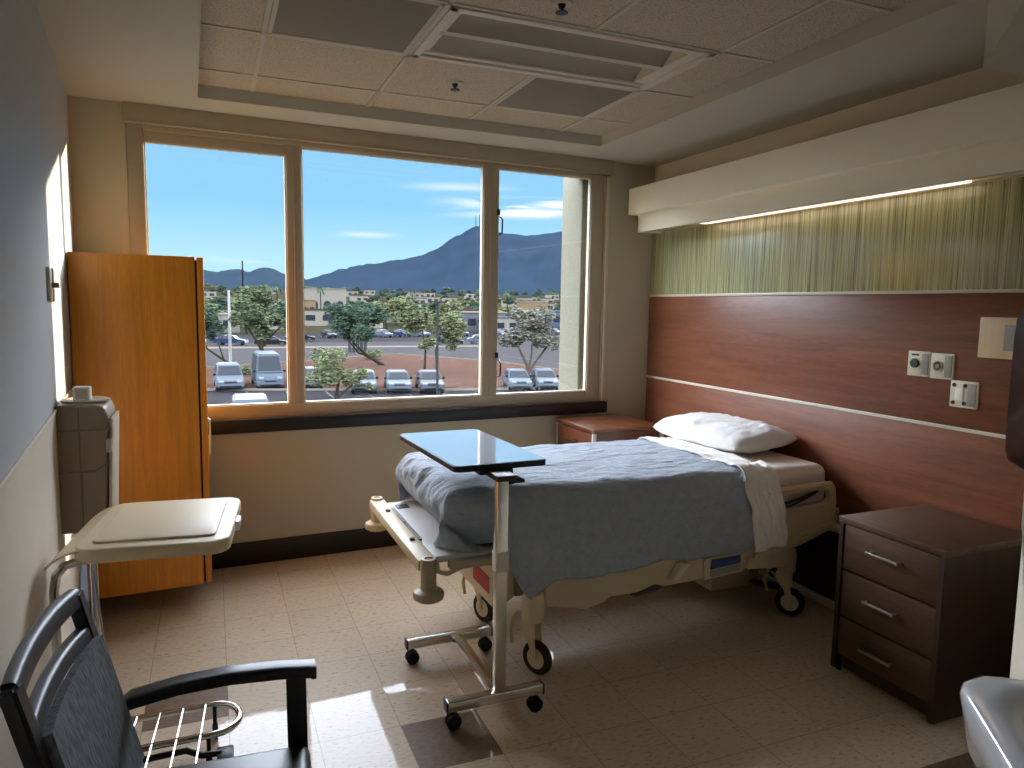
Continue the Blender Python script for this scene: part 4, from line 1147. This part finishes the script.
# mountains: ridge profiles as (bearing x/y, elevation tan)
def ridge(name, prof, D, depth, m, label, seed, cat='mountain'):
    prof = sorted(prof); n = 130; rows = 16
    a0, a1 = prof[0][0], prof[-1][0]
    def H(a):
        for (p, h), (q, k) in zip(prof, prof[1:]):
            if p <= a <= q:
                t_ = (a - p) / (q - p); return h + (k - h) * t_
        return prof[-1][1]
    def fn(u, v):
        a = a0 + (a1 - a0) * u
        h = H(a) + 0.0022 * noise.noise(Vector((a * 60, seed, 0))) + 0.0012 * noise.noise(Vector((a * 170, seed, 3)))
        d = D - depth * (1 - v)
        base = Vector((math.sin(a), math.cos(a), 0))
        hh = max(0, h) * D * v ** 1.15
        rough = noise.fractal(Vector((a * 26, v * 3.2, seed)), 1.0, 2.0, 5) * 0.16 * hh * (1 - v) * 2.0
        return base * d + Vector((-3.1, -4.77, GZ - 3 + hh + rough))
    mb = MB(); mb.sharp = 180; mb.grid(fn, n, rows)
    o = obj(name, mb, m); o['kind'] = 'structure'; o['label'] = label; o['category'] = cat
def ang(px):   # bearings read off the view
    return 0.39367786 + math.atan((px - 512) / 723.33)
far = [(-420, .0), (-330, .022), (-220, .034), (-90, .030), (20, .041), (90, .036), (150, .040), (203, .0425), (215, .040), (235, .0435), (242, .0448), (250, .041), (258, .0455), (265, .048), (272, .046), (285, .0405), (300, .038), (310, .030)]
main = [(285, .012), (300, .030), (312, .036), (325, .041), (340, .047), (355, .053), (368, .0565), (380, .058), (392, .0615), (402, .064), (412, .066), (425, .071), (435, .079), (447, .089), (458, .0985), (468, .1065), (474, .110), (481, .109), (490, .1035), (500, .1015), (512, .1005), (525, .0985), (540, .1015), (555, .104), (568, .105), (590, .106), (640, .10), (700, .085), (800, .06)]
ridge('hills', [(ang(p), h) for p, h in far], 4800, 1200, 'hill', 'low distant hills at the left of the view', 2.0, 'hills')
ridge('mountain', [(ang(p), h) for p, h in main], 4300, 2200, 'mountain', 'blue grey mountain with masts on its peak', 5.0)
def at(px, D):
    a = ang(px); return Vector((-3.1 + math.sin(a) * D, -4.77 + math.cos(a) * D, 0))
for px, hgt, lb in ((474, 52, 'thin mast on the mountain peak, leftmost of three'), (477.5, 58, 'thin mast on the mountain peak, middle of three'), (481.5, 50, 'thin mast on the mountain peak, rightmost of three')):
    p = at(px, 4290); mb = MB(); mb.tube([(p.x, p.y, GZ + 440), (p.x, p.y, GZ + 478 + hgt)], [2.2, 1.4], 6)
    t_ = tag(obj('radio_mast', mb, 'pole_dark'), lb, 'mast', 'masts on the mountain peak')

# ---- trees
def leaf_blob(mb, c, r, n, s):
    t_ = bmesh.new()
    for _ in range(n):
        d = Vector((random.gauss(0, 1), random.gauss(0, 1), random.gauss(0, 1))).normalized() * (random.random() ** 0.45)
        p = Vector(c) + Vector((d.x * r[0], d.y * r[1], d.z * r[2]))
        q = Matrix.Rotation(random.random() * 2 * PI, 3, 'Z') @ Matrix.Rotation(random.random() * PI, 3, 'X')
        k = s * (0.6 + 0.8 * random.random())
        vs = [t_.verts.new(p + q @ Vector(w) * k) for w in ((-1, 0, 0), (0, -0.45, 0.15), (1, 0, 0), (0, 0.45, 0.15))]
        t_.faces.new(vs)
    mb._add(t_)
def tree(label, base, trunks, blobs, leaf, bark='bark', ls=0.16, dens=70, group='trees in the gravel bed', name='tree'):
    r = thing(name, label, 'tree', base, group)
    B = Vector(base)
    mb = MB()
    for pts, r0 in trunks:
        n = len(pts); mb.tube([B + Vector(p) for p in pts], [r0 * (1 - 0.65 * k / max(1, n - 1)) for k in range(n)], 8)
    if trunks: obj('trunk', mb, bark, r)
    mb = MB(); mb.sharp = 180
    for (x, y, z, rr) in blobs:
        leaf_blob(mb, B + Vector((x, y, z)), (rr, rr, rr * 0.8), int(dens * rr * rr * 7), ls)
    obj('crown', mb, leaf, r, False)
    return r
def rb(n, cx, cz, rx, rz, r0, r1):
    out = []
    for _ in range(n):
        a = random.random() * 2 * PI; q = random.random() ** 0.6
        out.append((cx + rx * q * math.cos(a), rx * 0.8 * q * math.sin(a), cz + rz * (random.random() * 2 - 1), random.uniform(r0, r1)))
    return out
tree('tall grey-green tree behind the white van', (1.0, 61, GZ), [([(0, 0, 0), (-.2, 0, 2.2), (-.1, 0, 4.2), (.5, 0, 6.3)], .22), ([(-.2, 0, 2.2), (-1.3, 0, 4.2), (-1.8, .2, 5.5)], .12), ([(0, 0, 2.5), (1.0, 0, 3.8), (1.8, 0, 4.4)], .1)], rb(12, -.3, 6.0, 2.2, 1.5, .7, 1.1) + rb(7, 1.2, 4.2, 1.6, .8, .5, .9), 'leaf_a')
tree('leaning tree with a slanted trunk left of the white van', (-.6, 62.5, GZ), [([(0, 0, 0), (-1.6, 0, 1.2), (-2.9, 0, 2.2), (-3.6, 0, 3.6)], .13), ([(-1.6, 0, 1.2), (-2.0, 0, 2.6), (-1.6, 0, 3.4)], .07)], rb(12, -3.5, 4.2, 1.7, 1.2, .5, .9), 'leaf_c', dens=45)
tree('dark rounded tree with a leaning trunk behind the olive bush', (13.0, 68, GZ), [([(0, 0, 0), (-1.6, 0, 1.0), (-3.1, 0, 2.4), (-3.0, 0, 4.0)], .2), ([(-1.6, 0, 1.0), (-2.6, 0, 1.4), (-4.2, 0, 3.4)], .13)], rb(16, -2.6, 4.6, 2.6, 1.4, .7, 1.2), 'leaf_c')
tree('dense olive bush in front of the parked cars', (4.3, 43.2, GZ), [([(0, 0, 0), (.2, 0, 1.2), (-.3, 0, 2.2)], .12), ([(0, 0, 0), (1.2, 0, 1.0), (1.9, 0, 1.6)], .08)], rb(14, -.6, 2.0, 1.2, 1.0, .5, .8) + rb(9, 1.3, 1.3, .9, .6, .35, .6), 'leaf_b', ls=.12, dens=90)
tree('tall pale olive tree behind the grey lamp post', (15.3, 58.6, GZ), [([(-.7, 0, 0), (-.6, 0, 2.2), (-1.0, 0, 4.5)], .13), ([(.5, 0, 0), (.4, 0, 2.2), (1.1, 0, 4.8)], .15)], rb(10, -2.2, 5.2, 1.5, 1.2, .6, 1.0) + rb(14, 1.2, 4.4, 1.9, 1.9, .6, 1.1), 'leaf_b', dens=60)
tree('spreading silver-leaved tree with three trunks by the stucco wall', (22.2, 52.5, GZ), [([(0, 0, 0), (-.1, 0, 1.1), (-.9, 0, 2.6), (-1.2, 0, 4.0)], .17), ([(0, 0, .5), (.7, 0, 1.5), (1.9, 0, 3.0), (2.3, 0, 4.6)], .14), ([(0, 0, .6), (.3, 0, 2.2), (.3, 0, 3.8)], .11)], rb(18, .3, 4.4, 2.3, 1.2, .6, 1.0), 'leaf_d', 'bark_pale')
tree('small yellow-green shrub between the minivan and the van', (-.3, 60, GZ), [], rb(5, 0, .5, .9, .2, .3, .5), 'leaf_b', ls=.1, dens=120, group='low shrubs', name='shrub')
tree('low yellow shrub on the gravel near the pale kerb', (13.5, 76, GZ), [], rb(6, 0, .6, 1.5, .25, .5, .8), 'leaf_b', ls=.12, dens=60, group='low shrubs', name='shrub')
def palm(label, base, h, group):
    r = thing('palm_tree', label, 'palm', base, group); B = Vector(base)
    mb = MB(); mb.tube([B, B + Vector((.15, 0, h * .5)), B + Vector((.1, 0, h))], [.28, .2, .18], 8); obj('trunk', mb, 'bark', r)
    t_ = bmesh.new(); top = B + Vector((.1, 0, h))
    for k in range(22):
        a = 2 * PI * k / 22 + random.random() * .3; e = random.uniform(-.5, 1.1); L = random.uniform(1.8, 2.4); prev = None
        dirh = Vector((math.cos(a), math.sin(a), 0)); side = Vector((-math.sin(a), math.cos(a), 0))
        for s in range(6):
            q = s / 5; p = top + dirh * (L * q * math.cos(e)) + Vector((0, 0, L * (q * math.sin(e) - 0.75 * q * q)))
            w = .22 * math.sin(PI * min(1, q * .9 + .1)); cur = (t_.verts.new(p + side * w), t_.verts.new(p - side * w))
            if prev: t_.faces.new((prev[0], prev[1], cur[1], cur[0]))
            prev = cur
    mb = MB(); mb._add(t_); obj('crown', mb, 'leaf_c', r, False)
    return r
palm('tall palm rising beside the stucco fin wall', (54, 105, GZ), 13.2, 'palms')
p1 = palm('distant palm standing above the tree belt', (120, 240, GZ), 11, 'palms')
for (x, y) in ((136, 300), (66, 260), (30, 240), (92, 230), (150, 270), (14, 210)):
    c = copy_tree(p1); c.location = (x, y, GZ)

# ---- buildings
BLD = []
def building(label, c, w, d, h, m, roof='bld_grey', wins=3, group=None, arch=False):
    x, y = c
    BLD.append((x, y + d / 2, max(w, d) / 2 + 1))
    r = thing('building', label, 'building', (x, y, GZ), group)
    mb = MB(); mb.box(x - w / 2, x + w / 2, y, y + d, GZ, GZ + h); obj('walls', mb, m, r, False)
    mb = MB(); mb.box(x - w / 2 - .2, x + w / 2 + .2, y - .2, y + d + .2, GZ + h, GZ + h + .35); obj('roof', mb, roof, r, False)
    for i in range(wins):
        xx = x - w / 2 + w * (i + .5) / wins; ww = w / wins * .28
        mb = MB()
        if arch:
            pts = [(xx - ww, GZ + .5), (xx + ww, GZ + .5)] + [(xx + ww * math.cos(t), GZ + h * .5 + ww * math.sin(t)) for t in [PI * k / 8 for k in range(9)]]
            mb.prism(pts, 'y', y - .12, y + .05)
        else: mb.box(xx - ww, xx + ww, y - .08, y + .05, GZ + h * .35, GZ + h * .7)
        obj('window', mb, 'car_glass', r, False)
    return r
p = at(327, 300); building('white arched hall on the plain behind the dark rounded tree', (p.x, p.y), 15, 12, 12.0, 'bld_white', 'bld_white', 3, arch=True)
p = at(308, 255); building('small tan annex in front of the white arched hall', (p.x, p.y), 5, 6, 7.2, 'bld_tan', 'bld_tan', 2)
p = at(270, 300); building('cream building showing above the tall grey-green tree', (p.x, p.y), 8, 9, 7.5, 'bld_white', 'bld_white', 2)
p = at(229, 160); building('white low building with dark window at the left pane', (p.x, p.y), 4.2, 6, 3.6, 'bld_white', 'bld_white', 1)
p = at(204, 158); building('blue-white low house at the far left of the view', (p.x, p.y), 3.6, 6, 3.4, 'bld_blue', 'bld_white', 2)
p = at(240, 330); building('long grey roofed building behind the white light pole', (p.x, p.y), 22, 10, 8, 'bld_grey', 'bld_grey', 4)
p = at(478, 175); building('long pale grey store at the right of the middle pane', (p.x, p.y), 14, 9, 4.6, 'bld_grey', 'bld_white', 4)
p = at(512, 168); building('low white store seen left of the silver-leaved tree', (p.x, p.y), 9, 9, 3.6, 'bld_white', 'bld_grey', 3)
p = at(536, 250); building('tan and red store behind the silver-leaved tree', (p.x, p.y), 8, 9, 8.0, 'bld_tan', 'bld_white', 2)
p = at(556, 230); building('blue roofed store near the stucco fin wall', (p.x, p.y), 13, 9, 4.8, 'bld_blue', 'bld_blue', 3)
p = at(362, 240); building('blue-grey house behind the dark rounded tree', (p.x, p.y), 9, 8, 5.0, 'bld_blue', 'bld_white', 3)
p = at(395, 260); building('white house right of the blue-grey house', (p.x, p.y), 6, 8, 5.4, 'bld_white', 'bld_roof', 2)
hp0 = None; n_ = 0
while n_ < 64:
    D = 6.21 / ((random.uniform(304, 328) - 299) / 723.0)
    if n_ > 30: D = random.uniform(450, 2000)
    p = at(random.uniform(196, 590), D); s = 0.8 + D / 900
    if any(abs(p.x - bx) < bw + 6 * s and abs(p.y - by) < bw + 6 * s for bx, by, bw in BLD): continue
    if p.y < 172: continue
    if hp0 is None: hp0 = building('small pale house among the distant trees', (0, 0), 9, 7, 4.0, 'bld_white', 'bld_roof', 2, 'distant houses among the trees'); BLD.pop(); c = hp0
    else: c = copy_tree(hp0)
    c.location = (p.x, p.y, gz(D)); c.scale = (s, s, s * 1.05); c.rotation_euler = (0, 0, random.uniform(-.4, .4)); BLD.append((p.x, p.y, 6.5 * s)); n_ += 1

# belt of trees on the plain: four kinds, copied
protos = []
for k, lf in enumerate(('leaf_a', 'leaf_c', 'leaf_b', 'leaf_c')):
    protos.append(tree('round tree in the distant tree belt on the plain', (0, 0, GZ), [([(0, 0, 0), (.1, 0, 2.5)], .25)], rb(9, 0, 4.2 + .4 * k, 2.2, 1.2, 1.0, 1.6), lf, ls=.42, dens=12, group='distant trees on the plain', name='belt_tree'))
first = [True] * 4
spots = []
CLEAR = [(300, 345, 330), (203, 234, 165), (468, 490, 180), (498, 522, 172), (545, 568, 235), (530, 542, 255), (356, 370, 245)]
tries = 0
while len(spots) < 298 and tries < 9000:
    tries += 1
    row = random.uniform(297.5, 337); D = 6.21 / (max(0.5, row - 299) / 723.0)
    if D > 520: D = 520 + 2100 * random.random() ** 1.2
    pxx = random.uniform(100, 612); a = ang(pxx)
    if any(l0 < pxx < l1 and D < dd for l0, l1, dd in CLEAR): continue
    x, y = -3.1 + math.sin(a) * D, -4.77 + math.cos(a) * D
    if y < 146 + 0.12 * x and x > -60: continue
    s = random.uniform(0.7, 1.1) * (1 + 0.0011 * D); rad = 3.4 * s
    if any((x - px) ** 2 + (y - py) ** 2 < (rad + pr) ** 2 for px, py, pr in spots): continue
    if any(abs(x - bx) < bw + rad and abs(y - by) < bw + rad for bx, by, bw in BLD): continue
    spots.append((x, y, rad))
    k = random.randrange(4)
    if first[k]: c = protos[k]; first[k] = False
    else: c = copy_tree(protos[k])
    c.location = (x, y, gz(D)); c.rotation_euler = (0, 0, random.random() * 6.28)
    c.scale = (s * 1.15, s * 1.15, s * 0.82)

# ---- poles, signs
def at_g(x, y): return Vector((x, y, GZ))
t_ = thing('lamp_post', 'grey twin-arm lamp post in front of the middle pane trees', 'lamp post', (11.25, 43.3, GZ))
mb = MB(); mb.tube([(11.25, 43.3, GZ), (11.25, 43.3, GZ + 6.45)], [.09, .07], 8); obj('pole', mb, 'pole', t_)
for s in (-1, 1):
    mb = MB(); mb.box(11.25 + s * .12 - .0, 11.25 + s * .62, 43.1, 43.5, GZ + 6.4, GZ + 6.52, .02) if s > 0 else mb.box(11.25 - .62, 11.25 - .12, 43.1, 43.5, GZ + 6.4, GZ + 6.52, .02)
    mb.tube([(11.25, 43.3, GZ + 6.44), (11.25 + s * .2, 43.3, GZ + 6.46)], .04, 6); obj('lamp_head', mb, 'pole', t_)
t_ = thing('light_pole', 'tall white pole beside the road at the left pane', 'pole', (-1.6, 66.5, GZ))
mb = MB(); mb.tube([(-1.6, 66.5, GZ), (-1.6, 66.5, GZ + 7.3)], [.14, .10], 8); obj('pole', mb, 'pole_white', t_)
mb = MB(); mb.cyl((-1.6, 66.5, GZ + .12), .3, .24, 'z', 12, .03); obj('footing', mb, 'kerb', t_)
p = at(243.5, 260)
t_ = thing('utility_pole', 'tall thin dark pole rising against the low hills', 'pole', (p.x, p.y, GZ))
mb = MB(); mb.tube([(p.x, p.y, GZ), (p.x, p.y, GZ + 20)], [.28, .2], 8); obj('pole', mb, 'pole_dark', t_)
p = at(540.5, 120)
t_ = thing('street_light', 'slim grey street light pole behind the silver-leaved tree', 'pole', (p.x, p.y, GZ))
mb = MB(); mb.tube([(p.x, p.y, GZ), (p.x, p.y, GZ + 6.4)], [.12, .08], 8); mb.tube([(p.x, p.y, GZ + 6.3), (p.x - .9, p.y, GZ + 6.45)], .05, 6); obj('pole', mb, 'pole', t_)
t_ = thing('gate_frame', 'dark metal post frame at the left edge of the car park', 'frame', (-4.0, 47.6, GZ))
mb = MB(); mb.tube([(-4.9, 47.6, GZ), (-4.9, 47.6, GZ + 1.9), (-3.75, 47.6, GZ + 1.9), (-3.75, 47.6, GZ)], .05, 6); obj('frame', mb, 'pole_dark', t_)
t_ = thing('road_sign', 'blue road sign beside the road by the rounded tree', 'sign', (18.2, 110, GZ))
mb = MB(); mb.tube([(18.2, 110, GZ), (18.2, 110, GZ + 1.5)], .06, 6); obj('post', mb, 'pole', t_)
mb = MB(); mb.box(17.4, 19.0, 109.9, 110, GZ + .8, GZ + 1.7); obj('sign_board', mb, 'sign_blue', t_)
t_ = thing('bus_shelter', 'grey slatted shelter beside the road behind the bush', 'shelter', (14.2, 90, GZ))
mb = MB()
for k in range(5): mb.box(13.2 + k * .5, 13.6 + k * .5, 90, 90.1, GZ, GZ + 2.2)
obj('slat_panel', mb, 'fence', t_, False)
mb = MB(); mb.box(13.0, 15.9, 89.4, 91.2, GZ + 2.2, GZ + 2.35); obj('roof', mb, 'fence', t_)

# ---- cars (nose towards the building = -y)
def car(label, paint, kind, loc, rz=0.0, group='cars parked below the window'):
    r = thing('car' if kind != 'van' else 'van', label, 'van' if kind == 'van' else 'car', (0, 0, 0), group)
    W, L, H, hood, hz, rake, tail = {'sedan': (1.78, 4.6, 1.46, 1.15, .95, .75, 3.9), 'mini': (1.95, 5.0, 1.78, .95, 1.08, .85, 4.85), 'van': (2.0, 5.6, 2.55, .55, 1.25, .55, 5.55)}[kind]
    def section(yz):   # loft: (y, z, halfwidth)
        return yz
    def loft(prof, top):
        mbx = MB(); t_ = bmesh.new()
        Lr = []
        for s in (-1, 1): Lr.append([t_.verts.new((s * w, y, z)) for y, z, w in prof])
        n = len(prof); t_.faces.new(Lr[0]); t_.faces.new(Lr[1][::-1])
        for i in range(n): t_.faces.new((Lr[0][i], Lr[0][(i + 1) % n], Lr[1][(i + 1) % n], Lr[1][i]))
        bmesh.ops.recalc_face_normals(t_, faces=list(t_.faces))
        bmesh.ops.bevel(t_, geom=[e for e in t_.edges if e.calc_face_angle(0) > .35], offset=.07, segments=2, affect='EDGES')
        mbx._add(t_); return mbx
    w = W / 2
    body = [(0, .30, w * .92), (-.02, .55, w * .94), (.10, .78 if kind != 'van' else .95, w * .93), (hood, hz, w * .95), (L - .35, hz + .05, w * .97), (L, hz - .1, w * .93), (L, .35, w * .93)]
    obj('body', loft(body, 0), paint, r)
    cab = [(hood - .05, hz - .05, w * .93), (hood + rake, H, w * .76), (tail - .45, H, w * .77), (tail, hz, w * .93)]
    obj('cabin', loft(cab, 0), paint, r)
    ny, nz_ = H - hz, -rake
    def onglass(t_, s, off):
        y = hood - .05 + (rake + .05) * t_; z = hz - .05 + (H - hz + .05) * t_; ww = w * (.93 + (.76 - .93) * t_) * s
        return (ww, y - off, z + off * .5)
    mbx = MB(); A = .14; B_ = .88
    q = [onglass(A, -.88, .03), onglass(A, .88, .03), onglass(B_, .86, .03), onglass(B_, -.86, .03)]
    qi = [(a, b + .06, c - .03) for a, b, c in q]
    mbx.quads(q + qi, [(0, 1, 2, 3), (4, 5, 1, 0), (5, 6, 2, 1), (6, 7, 3, 2), (7, 4, 0, 3)]); obj('windshield', mbx, 'car_glass', r, False)
    for s in (-1, 1):
        mbx = MB(); zt = H - .14; zb = hz + .04
        def sw(z): return w * (.93 + (.76 - .93) * (z - hz) / (H - hz)) + .012
        q = [(s * sw(zb), hood + .3, zb), (s * sw(zb), tail - .2, zb), (s * sw(zt), tail - .5, zt), (s * sw(zt), hood + rake + .02, zt)]
        qi = [(a - s * .04, b, c) for a, b, c in q]
        mbx.quads(q + qi, [(0, 1, 2, 3), (4, 5, 1, 0), (5, 6, 2, 1), (6, 7, 3, 2), (7, 4, 0, 3)]); obj('side_window', mbx, 'car_glass', r, False)
        mbx = MB(); mbx.box(s * w * .62 - .17, s * w * .62 + .17, -.03, .10, .66 if kind != 'van' else .80, .80 if kind != 'van' else .98, .03); obj('headlamp', mbx, 'lamp_lens', r)
        mbx = MB(); mbx.box(s * (w + .02) - .09, s * (w + .02) + .09, hood + .12, hood + .24, hz + .02, hz + .2, .03); obj('mirror', mbx, 'car_dark', r)
        for yy in (.85, L - .9):
            mbx = MB(); mbx.cyl((s * (w - .12), yy, .32), .32, .22, 'x', 18, .03); obj('wheel', mbx, 'rubber', r)
    mbx = MB(); mbx.box(-w * .40, w * .40, -.035, .05, .66, .74, .02); mbx.box(-w * .72, w * .72, -.03, .06, .36, .46, .02); obj('grille', mbx, 'car_dark', r)
    r.location = loc; r.rotation_euler = (0, 0, rz)
    return r
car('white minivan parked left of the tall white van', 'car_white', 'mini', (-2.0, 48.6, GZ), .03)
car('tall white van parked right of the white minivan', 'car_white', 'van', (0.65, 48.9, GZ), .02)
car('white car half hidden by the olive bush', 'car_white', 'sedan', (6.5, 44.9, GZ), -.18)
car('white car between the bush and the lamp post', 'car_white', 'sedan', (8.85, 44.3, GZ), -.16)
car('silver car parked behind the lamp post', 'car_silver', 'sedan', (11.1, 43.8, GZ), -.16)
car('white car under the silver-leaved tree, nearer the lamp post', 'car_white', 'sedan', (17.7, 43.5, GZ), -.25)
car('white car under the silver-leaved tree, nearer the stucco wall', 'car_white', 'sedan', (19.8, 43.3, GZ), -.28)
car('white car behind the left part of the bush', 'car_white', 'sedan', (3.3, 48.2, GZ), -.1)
car('dark car on the road behind the olive bush', 'car_dark', 'sedan', (12.5, 118, GZ), 1.5, 'cars on the road')
car('blue car across the road left of the tall tree', 'car_blue', 'sedan', (1.5, 107, GZ), 1.2, 'cars on the road')
car('silver car across the road left of the tall tree', 'car_silver', 'sedan', (-4.2, 109.5, GZ), 1.2, 'cars on the road')
car('dark car across the road right of the tall tree', 'car_dark', 'sedan', (7.0, 104, GZ), 1.5, 'cars on the road')
car('white car on the road near the right mullion', 'car_white', 'sedan', (40.5, 108, GZ), 1.4, 'cars on the road')
car('dark car on the road by the middle mullion', 'car_dark', 'sedan', (33.5, 104, GZ), 1.4, 'cars on the road')
car('white minivan roof seen from above at the bottom of the left pane', 'car_white', 'mini', (-1.45, 34.6, GZ), 3.12)
car('red car at the lower left corner of the left pane', 'car_red', 'sedan', (-4.7, 43.6, GZ), 2.6)

far0 = None
for (x, y, p_) in ((-8, 116, 'white'), (10, 121, 'white'), (17, 128, 'dark'), (20.5, 128.5, 'white'), (24, 129, 'silver'), (28, 131, 'white'), (32, 132, 'blue'), (36, 133, 'white'), (45, 136, 'white'), (50.5, 127, 'silver'), (53, 138, 'white'), (57, 139, 'dark'), (61, 140, 'white'), (65, 141, 'white'), (70, 143, 'silver')):
    k = {'white': 0, 'dark': 1, 'silver': 2, 'blue': 3}[p_]
    if far0 is None: far0 = {}
    lb = {'white': 'small white car standing in the far lot beyond the road', 'dark': 'small dark car standing in the far lot beyond the road', 'silver': 'small silver car standing in the far lot beyond the road', 'blue': 'small blue car among the cars in the far lot beyond the road'}[p_]
    gp = p_ + ' cars in the far lot'
    if p_ not in far0: c = far0[p_] = car(lb, 'car_' + p_, 'sedan', (x, y, GZ), 0.3, gp)
    else:
        c = copy_tree(far0[p_]); c.location = (x, y, GZ)
    c.rotation_euler = (0, 0, random.uniform(.1, .5))
# ------------------------------------------------------------------ light and sky
sun = bpy.data.lights.new('sun', 'SUN'); sun.energy = 4.2; sun.angle = math.radians(0.6); sun.color = (1.0, 0.86, 0.62)
so = bpy.data.objects.new('sun', sun); COL.objects.link(so)
sd = (WM.to_3x3() @ Vector((1.0, 0.594, 0.208))).normalized()
so.rotation_euler = sd.to_track_quat('Z', 'Y').to_euler(); so.location = (20, 20, 20)

w = bpy.data.worlds.new('sky'); SC.world = w; w.use_nodes = True
nt = w.node_tree; N, L = nt.nodes, nt.links
bg = N['Background']
tc = N.new('ShaderNodeTexCoord'); sep = N.new('ShaderNodeSeparateXYZ'); L.new(tc.outputs['Generated'], sep.inputs[0])
r = N.new('ShaderNodeValToRGB'); el = r.color_ramp.elements
mr = N.new('ShaderNodeMapRange'); mr.inputs['From Min'].default_value = -0.1; mr.inputs['From Max'].default_value = 0.9
L.new(sep.outputs['Z'], mr.inputs['Value']); L.new(mr.outputs['Result'], r.inputs['Fac'])
def S(z): return (z + 0.1) / 1.0
K = 11.0   # the ramp is stored divided by K
stops = [(-0.02, (0.145, 0.164, 0.173)), (0.0, (0.273, 0.382, 0.409)), (0.06, (0.218, 0.364, 0.432)), (0.13, (0.136, 0.291, 0.418)), (0.232, (0.132, 0.273, 0.409)), (0.275, (9.2, 9.8, 10.8)), (0.42, (7.6, 8.2, 9.6)), (0.6, (3.4, 3.6, 4.1)), (0.86, (2.8, 2.8, 2.9))]
while len(el) < len(stops): el.new(0.5)
for e, (z, c) in zip(el, stops): e.position = S(z); e.color = (*[v / K for v in c], 1)
mul = N.new('ShaderNodeVectorMath'); mul.operation = 'SCALE'; mul.inputs['Scale'].default_value = K
L.new(r.outputs['Color'], mul.inputs[0])
# thin cloud bank low over the mountain
def mrange(src, a, b, smooth=True):
    m = N.new('ShaderNodeMapRange'); m.interpolation_type = 'SMOOTHSTEP'; m.inputs['From Min'].default_value = a; m.inputs['From Max'].default_value = b
    L.new(src, m.inputs['Value']); return m.outputs['Result']
def mth(op, a, b):
    n = N.new('ShaderNodeMath'); n.operation = op
    for i, v in enumerate((a, b)):
        if isinstance(v, (int, float)): n.inputs[i].default_value = v
        else: L.new(v, n.inputs[i])
    return n.outputs[0]
mp = N.new('ShaderNodeMapping'); mp.inputs['Scale'].default_value = (9, 9, 70); L.new(tc.outputs['Generated'], mp.inputs['Vector'])
nn = N.new('ShaderNodeTexNoise'); nn.inputs['Scale'].default_value = 1.4; nn.inputs['Detail'].default_value = 7; nn.inputs['Distortion'].default_value = .5; L.new(mp.outputs['Vector'], nn.inputs['Vector'])
zz = sep.outputs['Z']; xx = sep.outputs['X']
def band(z0, z1, sz, x0, x1, sx):
    a = mth('MULTIPLY', mrange(zz, z0 - sz, z0 + sz), mth('SUBTRACT', 1.0, mrange(zz, z1 - sz, z1 + sz)))
    b = mth('MULTIPLY', mrange(xx, x0 - sx, x0 + sx), mth('SUBTRACT', 1.0, mrange(xx, x1 - sx, x1 + sx)))
    return mth('MULTIPLY', a, b)
m1 = mth('MULTIPLY', band(0.121, 0.143, 0.007, 0.33, 0.62, 0.08), 1.5)
m2 = mth('MULTIPLY', band(0.154, 0.160, 0.006, 0.26, 0.36, 0.05), 0.8)
m3 = mth('MULTIPLY', band(0.090, 0.094, 0.004, 0.16, 0.22, 0.03), 0.8)
m4 = mth('MULTIPLY', band(0.050, 0.056, 0.006, 0.00, 0.06, 0.03), 0.6)
msk = mth('ADD', mth('ADD', m1, m2), mth('ADD', m3, m4))
cl = mth('MULTIPLY', msk, mrange(nn.outputs['Fac'], 0.36, 0.62))
mixc = N.new('ShaderNodeMix'); mixc.data_type = 'RGBA'
clm = N.new('ShaderNodeClamp'); L.new(cl, clm.inputs['Value'])
L.new(clm.outputs[0], mixc.inputs['Factor']); L.new(mul.outputs['Vector'], mixc.inputs['A']); mixc.inputs['B'].default_value = (0.44, 0.465, 0.47, 1)
L.new(mixc.outputs['Result'], bg.inputs['Color'])
bg.inputs['Strength'].default_value = 1.0


# ------------------------------------------------------------------ camera
cam = bpy.data.cameras.new('camera'); co = bpy.data.objects.new('camera', cam); COL.objects.link(co)
yaw, pitch, roll = 0.39367785861870136, -0.10637010211553159, 0.015944668839388172
fwd = Vector((math.sin(yaw) * math.cos(pitch), math.cos(yaw) * math.cos(pitch), math.sin(pitch)))
rt = Vector((math.cos(yaw), -math.sin(yaw), 0)); up = rt.cross(fwd)
r2 = rt * math.cos(roll) + up * math.sin(roll); u2 = -rt * math.sin(roll) + up * math.cos(roll)
co.matrix_world = Matrix.Translation((-3.10274, -4.76797, 1.60802)) @ Matrix((r2, u2, -fwd)).transposed().to_4x4()
cam.sensor_width = 36; cam.lens = 723.3324 * 36 / 1024; cam.clip_end = 20000; cam.clip_start = 0.05
SC.camera = co
SC.view_settings.view_transform = 'Standard'; SC.view_settings.look = 'None'; SC.view_settings.gamma = 1
SC.view_settings.use_curve_mapping = False; SC.view_settings.exposure = 1.36
SC.cycles.max_bounces = 10; SC.cycles.diffuse_bounces = 6; SC.cycles.transparent_max_bounces = 16
SC.cycles.sample_clamp_indirect = 8; SC.cycles.use_denoising = True
